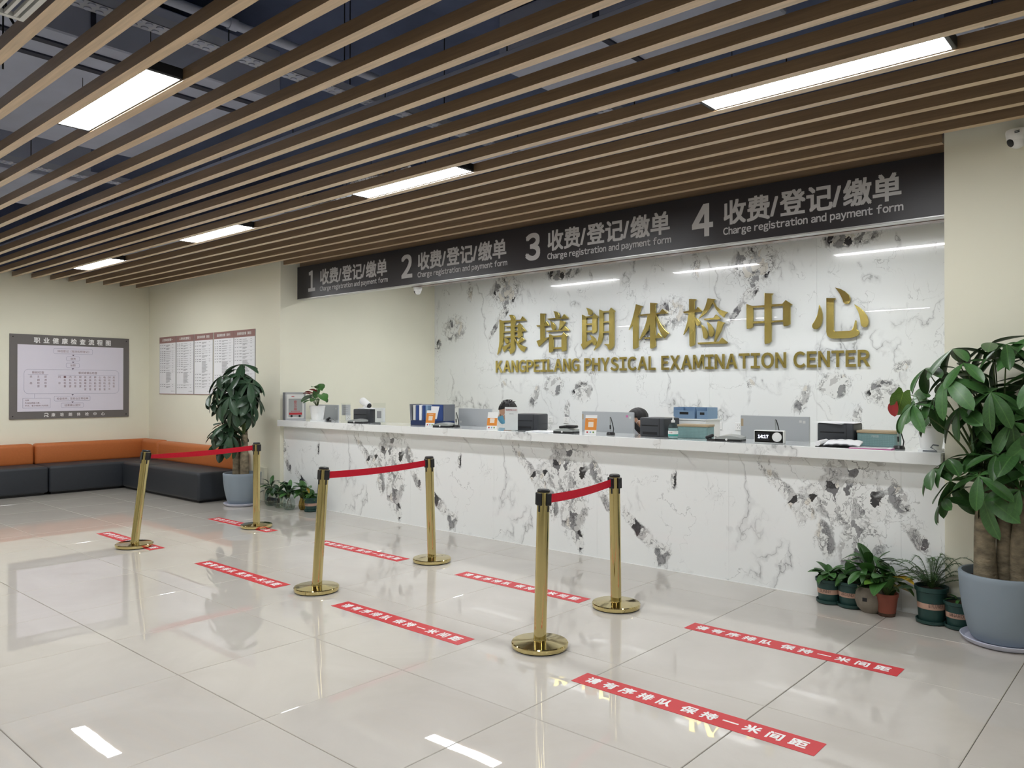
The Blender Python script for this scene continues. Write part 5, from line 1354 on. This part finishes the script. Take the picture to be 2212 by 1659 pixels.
# clock
t = thing('desk_clock', 'small white and black digital clock reading 14:17', 'clock', (-2.345, 5.52, CT), 0.12)
MB().rbox(-0.108, 0.108, -0.02, 0.03, 0.0, 0.094, 0.006, 2).obj('case', M['white'], t)
fc = MB().box(-0.102, 0.102, -0.0212, -0.02, 0.006, 0.088).obj('black_face', M['screen'], t)
MB().lathe([(0.034, 0.0), (0.034, 0.006), (0.026, 0.007)], 32).xf(Matrix.Translation((0.060, -0.0212, 0.047)) @ Matrix.Rotation(math.pi / 2, 4, 'X')).obj('white_dial', M['white'], t, True)
MB().box(-0.088, 0.006, -0.0217, -0.0212, 0.018, 0.076).obj('display', M['printer_dark'], fc)
mb = MB(); text(mb, '14:17', -0.078, 0.036, 0.076, 0.024, off=0.022, heavy=0.0008); mb.obj('digits', M['digits'], fc)
# papers
o = MB().box(-2.07, -1.78, 5.63, 5.83, CT + 0.1555, CT + 0.158).obj('paper_sheets', M['paper'], rot=None); tag(o, 'white sheets lying over the right-hand printer', 'paper')
o = MB().add([(-2.075, 5.628, CT + 0.1582), (-1.86, 5.60, CT + 0.150), (-1.83, 5.80, CT + 0.1605), (-2.05, 5.82, CT + 0.1605), (-2.075, 5.628, CT + 0.1590), (-1.86, 5.60, CT + 0.1508), (-1.83, 5.80, CT + 0.1613), (-2.05, 5.82, CT + 0.1613)],
             [(0, 3, 2, 1), (4, 5, 6, 7), (0, 1, 5, 4), (1, 2, 6, 5), (2, 3, 7, 6), (3, 0, 4, 7)]).obj('loose_sheet', M['paper']); tag(o, 'loose white sheet drooping over the front of the right-hand printer', 'paper')
t = thing('clipboard', 'clipboard with curled white forms in front of the right-hand printer', 'clipboard', (-1.83, 5.49, CT), 0.12)
MB().rbox(-0.15, 0.13, -0.075, 0.085, 0.0, 0.004, 0.001, 1).obj('board', M['printer_dark'], t)
pg = MB(); vs, fs = [], []
for i in range(13):
    s = i / 12; zz = 0.008 + 0.035 * math.sin(math.pi * (0.25 + 0.5 * s)) + (0.004 if i % 3 else 0)
    vs += [(-0.10 + 0.23 * s, -0.07, zz - 0.020), (-0.10 + 0.23 * s, 0.08, zz + 0.004)]
for i in range(12): fs.append((2 * i, 2 * i + 2, 2 * i + 3, 2 * i + 1))
pg.add(vs, fs).add([(x, y, z - 0.006) for x, y, z in vs], [f[::-1] for f in fs]).obj('forms', M['paper'], t, True)
MB().tube([(-0.135, -0.07, 0.022), (-0.110, 0.08, 0.030)], 0.018, 14).obj('rolled_edge', M['paper'], t, True)
t = thing('form_pad', 'pad of forms with a pink edge near the right end of the countertop', 'form pad', (-1.62, 5.46, CT), 0.08)
MB().rbox(-0.13, 0.13, -0.055, 0.07, 0.0, 0.006, 0.001, 1).obj('pink_pad', M['pink'], t)
MB().box(-0.125, 0.125, -0.050, 0.068, 0.0061, 0.0085).obj('top_form', M['paper'], t)
m = MB()
for k in range(6): m.box(-0.10, 0.10, -0.04 + k * 0.017, -0.037 + k * 0.017, 0.0086, 0.0090)
m.obj('print', M['print_grey'], t)['kind'] = 'stuff'
t = thing('loose_papers', 'thin stack of white paper right of the second printer', 'paper', (-4.52, 5.58, CT), 0.05)
MB().box(-0.14, 0.14, -0.09, 0.10, 0.0, 0.003).obj('lower_sheet', M['paper'], t); MB().box(-0.12, 0.15, -0.08, 0.09, 0.0031, 0.0055).xf(Matrix.Rotation(0.12, 4, 'Z')).obj('upper_sheet', M['paper'], t)
t = thing('metal_hook', 'grey bent metal bracket in front of the right-hand white pot', 'bracket', (-1.245, 5.44, CT), 0.3)
MB().tube([(-0.06, 0, 0.006), (0.02, 0.0, 0.006), (-0.015, 0.0, 0.03), (0.0, 0.01, 0.045), (0.03, 0.02, 0.04)], 0.005, 8).obj('bent_bar', M['alu_side'], t, True)
# office chair behind the first card
t = thing('office_chair', 'dark brown padded chair back showing beside the first orange card', 'chair', (-6.55, 6.45, 0), -0.6)
MB().rbox(-0.24, 0.24, -0.24, 0.22, 0.42, 0.52, 0.04, 3).obj('seat', M['chair_brown'], t, True, angle=50)
MB().rbox(-0.23, 0.23, 0.18, 0.28, 0.54, 1.165, 0.048, 4).obj('backrest', M['chair_brown'], t, True, angle=50)
MB().tube([(0, 0, 0.08), (0, 0, 0.42)], 0.03, 12).obj('column', M['black'], t, True)
MB().rbox(-0.04, 0.04, 0.2, 0.24, 0.42, 0.60, 0.01, 1).obj('back_arm', M['black'], t)
for k in range(5):
    a = k * 2 * math.pi / 5
    MB().tube([(0, 0, 0.09), (0.28 * math.cos(a), 0.28 * math.sin(a), 0.06)], [0.025, 0.016], 8).obj('foot', M['black'], t)
    MB().ball((0.28 * math.cos(a), 0.28 * math.sin(a), 0.03), 0.03, 12, 8).obj('castor', M['black'], t, True)

# ================================================================== CLERKS
def eval_mesh(me, mods):
    o = bpy.data.objects.new('tmp', me); _tmp.collection.objects.link(o)
    mods(o)
    vl = _tmp.view_layers[0]; vl.update()
    r = bpy.data.meshes.new_from_object(o.evaluated_get(vl.depsgraph))
    out = ([v.co.copy() for v in r.vertices], [tuple(p.vertices) for p in r.polygons])
    bpy.data.objects.remove(o); bpy.data.meshes.remove(r)
    return out
def skin(verts, edges, sub=2):
    me = bpy.data.meshes.new('sk'); me.from_pydata([v[0] for v in verts], edges, [])
    def mods(o):
        o.modifiers.new('s', 'SKIN'); o.data.skin_vertices or None
        for i, v in enumerate(verts):
            r = v[1]; o.data.skin_vertices[0].data[i].radius = r if isinstance(r, tuple) else (r, r)
        o.data.skin_vertices[0].data[0].use_root = True
        s = o.modifiers.new('u', 'SUBSURF'); s.levels = sub
    if not me.skin_vertices:
        bm = bmesh.new(); bm.from_mesh(me); bm.verts.layers.skin.verify(); bm.to_mesh(me); bm.free()
    return eval_mesh(me, mods)
def remesh(mb, voxel=0.007):
    me = mb.mesh('rm')
    def mods(o):
        r = o.modifiers.new('r', 'REMESH'); r.mode = 'VOXEL'; r.voxel_size = voxel
        s = o.modifiers.new('sm', 'SMOOTH'); s.iterations = 4; s.factor = 0.5
    return eval_mesh(me, mods)
def clerk(x, y, zoff, label, hair_style, mask_m, shirt_m, pitch, rz=-0.85):
    """seated figure facing -y in its own frame, hands on the desk"""
    t = thing('person', label, 'person', (x, y, 0), rz)
    V, Ed = [], []
    def v(p, r, link=None):
        V.append((p, r)); i = len(V) - 1
        if link is not None: Ed.append((link, i))
        return i
    dz = zoff
    pel = v((0, 0.06, 0.50 + dz), (0.155, 0.12)); ab = v((0, 0.05, 0.66 + dz), (0.135, 0.10), pel); ch = v((0, 0.02, 0.84 + dz), (0.150, 0.105), ab)
    nb = v((0, 0.0, 0.965 + dz), (0.075, 0.065), ch); nk = v((0, -0.015, 1.01 + dz), 0.052, nb); hd = v((0, -0.035, 1.07 + dz), 0.050, nk)
    for s in (-1, 1):
        sh = v((s * 0.155, 0.01, 0.925 + dz), 0.062, ch); el = v((s * 0.235, -0.02, 0.70 + dz), 0.046, sh); wr = v((s * 0.15, -0.25, 0.775 + dz * 0.3), 0.028, el)
        pm = v((s * 0.135, -0.31, 0.782 + dz * 0.3), (0.034, 0.016), wr)
        for k, (fx, fl_) in enumerate(((-0.026, 0.060), (-0.009, 0.070), (0.009, 0.066), (0.026, 0.052))):
            k1 = v((s * 0.135 + fx, -0.345, 0.790 + dz * 0.3), 0.0088, pm); k2 = v((s * 0.135 + fx * 1.1, -0.345 - fl_ * 0.55, 0.784 + dz * 0.3), 0.0080, k1); v((s * 0.135 + fx * 1.1, -0.345 - fl_, 0.768 + dz * 0.3), 0.0070, k2)
        th = v((s * 0.135 - s * 0.040, -0.305, 0.780 + dz * 0.3), 0.010, pm); v((s * 0.135 - s * 0.052, -0.335, 0.772 + dz * 0.3), 0.009, th)
        hp = v((s * 0.095, 0.0, 0.49 + dz), 0.085, pel); kn = v((s * 0.11, -0.40, 0.51 + dz * 0.6), 0.062, hp); an = v((s * 0.11, -0.40, 0.10), 0.042, kn); v((s * 0.11, -0.52, 0.045), (0.042, 0.030), an)
    vs, fs = skin(V, Ed, 1)
    mb = MB().add(vs, fs)
    # head about its own centre: cranium, jaw, nose, brow, ears
    HC = Vector((0, -0.045, 1.165 + dz)); R = Matrix.Translation(HC) @ Matrix.Rotation(pitch, 4, 'X')
    h = MB().ball((0, 0.012, 0.030), (0.076, 0.094, 0.086), 28, 18).ball((0, -0.026, -0.032), (0.058, 0.064, 0.072), 24, 16).ball((0, -0.058, -0.078), (0.030, 0.026, 0.024), 14, 10)
    h.ball((0, -0.092, -0.018), (0.012, 0.018, 0.024), 12, 8).ball((0, -0.098, -0.030), (0.015, 0.013, 0.011), 12, 8).ball((0, -0.074, 0.014), (0.046, 0.014, 0.012), 14, 8)
    h.ball((0, -0.086, -0.055), (0.024, 0.008, 0.006), 12, 6)
    for s in (-1, 1): h.ball((s * 0.078, 0.006, -0.012), (0.010, 0.020, 0.032), 12, 8).ball((s * 0.035, -0.070, -0.004), (0.017, 0.010, 0.009), 10, 6)
    h.xf(R); mb.add(h.v, h.f)
    vs, fs = remesh(mb, 0.008)
    body = MB().add(vs, fs).obj('body', M['skin'], t, True, angle=80)
    eyes = MB()
    for s in (-1, 1): eyes.ball((s * 0.033, -0.0795, 0.0), (0.013, 0.004, 0.006), 12, 8)
    eyes.xf(R).obj('eyes', M['black'], t, True)
    # uniform: thicker shell over torso, arms and legs, open at neck and wrists
    U, UE = [], []
    for p, r in V[:4]: U.append((p, tuple(q * 1.10 + 0.008 for q in (r if isinstance(r, tuple) else (r, r)))))
    UE = [(0, 1), (1, 2), (2, 3)]
    U[3] = ((0, 0.004, 0.955 + dz), (0.082, 0.074))
    for s in (-1, 1):
        a = len(U); U += [((s * 0.155, 0.01, 0.925 + dz), 0.074), ((s * 0.235, -0.02, 0.70 + dz), 0.060), ((s * 0.165, -0.21, 0.77 + dz * 0.3), 0.042)]
        UE += [(2, a), (a, a + 1), (a + 1, a + 2)]
        b = len(U); U += [((s * 0.095, 0.0, 0.49 + dz), 0.098), ((s * 0.11, -0.40, 0.51 + dz * 0.6), 0.076), ((s * 0.11, -0.40, 0.16), 0.062)]
        UE += [(0, b), (b, b + 1), (b + 1, b + 2)]
    vs, fs = skin(U, UE, 2)
    MB().add(vs, fs).obj('uniform', M[shirt_m], t, True, angle=80)
    # hair: a cap following the skull, cut away over the face
    hb = MB(); u_, w_ = 44, 26
    vs, fs = [], []
    rr = random.Random(7)
    for i in range(w_ + 1):
        th = math.pi * i / w_
        for k in range(u_):
            a = 2 * math.pi * k / u_
            n = Vector((math.sin(th) * math.cos(a), math.sin(th) * math.sin(a), math.cos(th)))
            g = 1.0 + 0.035 * math.sin(a * 11 + th * 3) * math.sin(th) + rr.uniform(-0.012, 0.012)
            p = Vector((0.084 * n.x * g, 0.016 + 0.103 * n.y * g, 0.034 + 0.097 * n.z * g))
            front = n.y < -0.25
            if front and p.z < 0.052: p = Vector((p.x * 0.72, p.y * 0.45 + 0.02, max(p.z, -0.02)))      # tucked inside the skull at the face
            elif p.z < -0.035 and hair_style == 'short': p = Vector((p.x * 0.8, p.y * 0.85, -0.035 + (p.z + 0.035) * 0.4))
            elif p.z < -0.01 and abs(n.x) > 0.75 and n.y < 0.15: p.x *= 0.86
            vs.append(p)
    for i in range(w_):
        for k in range(u_):
            k2 = (k + 1) % u_
            fs.append((i * u_ + k, i * u_ + k2, (i + 1) * u_ + k2, (i + 1) * u_ + k))
    hb.add(vs, [f[::-1] for f in fs])
    if hair_style == 'long':
        hb.ball((0, 0.080, -0.075), (0.074, 0.040, 0.125), 24, 16)
        for s in (-1, 1):
            for q in range(4): hb.tube([(s * (0.058 - q * 0.008), -0.070 + q * 0.006, 0.085), (s * 0.078, -0.072 + q * 0.010, 0.02), (s * 0.082, -0.050 + q * 0.012, -0.06), (s * 0.076, -0.03 + q * 0.012, -0.12)], [0.010, 0.009, 0.008, 0.003], 8)
    else:
        for k in range(40):
            a = rr.uniform(0, 6.28); e = rr.uniform(0.3, 1.5)
            n = Vector((math.cos(a) * math.cos(e), math.sin(a) * math.cos(e), math.sin(e)))
            p = Vector((0.080 * n.x, 0.016 + 0.098 * n.y, 0.034 + 0.093 * n.z))
            hb.tube([p, p + n * 0.008 + Vector((rr.uniform(-0.012, 0.012), rr.uniform(-0.012, 0.012), 0.004)), p + n * 0.012 + Vector((rr.uniform(-0.03, 0.03), rr.uniform(-0.03, 0.03), 0.0))], [0.007, 0.004, 0.0006], 5)
    hb.xf(R).obj('hair', M['hair'], t, True, angle=70)
    # face mask: a bowed sheet over nose, mouth and chin, with ear loops
    mk_ = MB(); vs, fs = [], []
    for i in range(9):
        zz = -0.012 - 0.092 * i / 8
        dep = (0.112, 0.116, 0.118, 0.117, 0.114, 0.110, 0.106, 0.100, 0.088)[i]
        for k in range(13):
            a = -1.25 + 2.5 * k / 12
            vs.append((0.071 * math.sin(a) * (1 - 0.12 * i / 8), -dep * math.cos(a) ** 0.7 * 0.98 - 0.004 + 0.0, zz))
    for i in range(8):
        for k in range(12): fs.append((i * 13 + k, i * 13 + k + 1, i * 13 + 14 + k, i * 13 + 13 + k))
    mk_.add(vs, fs).add([(p[0] * 0.98, p[1] * 0.98, p[2]) for p in vs], [f[::-1] for f in fs])
    m_o = mk_.xf(R).obj('face_mask', M[mask_m], t, True, angle=60)
    lp = MB()
    for s in (-1, 1):
        lp.tube([(s * 0.067, -0.045, -0.018), (s * 0.084, -0.012, 0.012), (s * 0.090, 0.012, 0.014)], 0.0018, 5); lp.tube([(s * 0.060, -0.040, -0.095), (s * 0.080, -0.005, -0.050), (s * 0.090, 0.014, -0.034)], 0.0018, 5)
    lp.xf(R).obj('ear_loops', M['mask_white'], t)
    return t
clerk(-5.655, 6.42, 0.02, 'clerk with short black hair and a blue mask, looking down behind the white sign', 'short', 'mask_blue', 'shirt', 0.30)
clerk(-3.985, 6.42, -0.03, 'clerk with long black hair and a white mask, bent behind the third monitor', 'long', 'mask_white', 'shirt_navy', 0.42)
def stool(x, y, zt, label):
    t = thing('desk_stool', label, 'stool', (x, y, 0), 0.0, 'stools behind the counter')
    MB().lathe([(0.17, zt - 0.05), (0.18, zt - 0.03), (0.17, zt), (0.0, zt + 0.002)], 28, cap1=False).obj('seat', M['black'], t, True)
    MB().tube([(0, 0, 0.05), (0, 0, zt - 0.05)], 0.025, 12).obj('column', M['alu'], t, True)
    MB().lathe([(0.20, 0.0), (0.20, 0.015), (0.03, 0.05)], 28).obj('base', M['black'], t, True)
stool(-5.70, 6.47, 0.385, 'round black stool under the clerk with the blue mask')
stool(-4.03, 6.47, 0.335, 'round black stool under the clerk with the white mask')
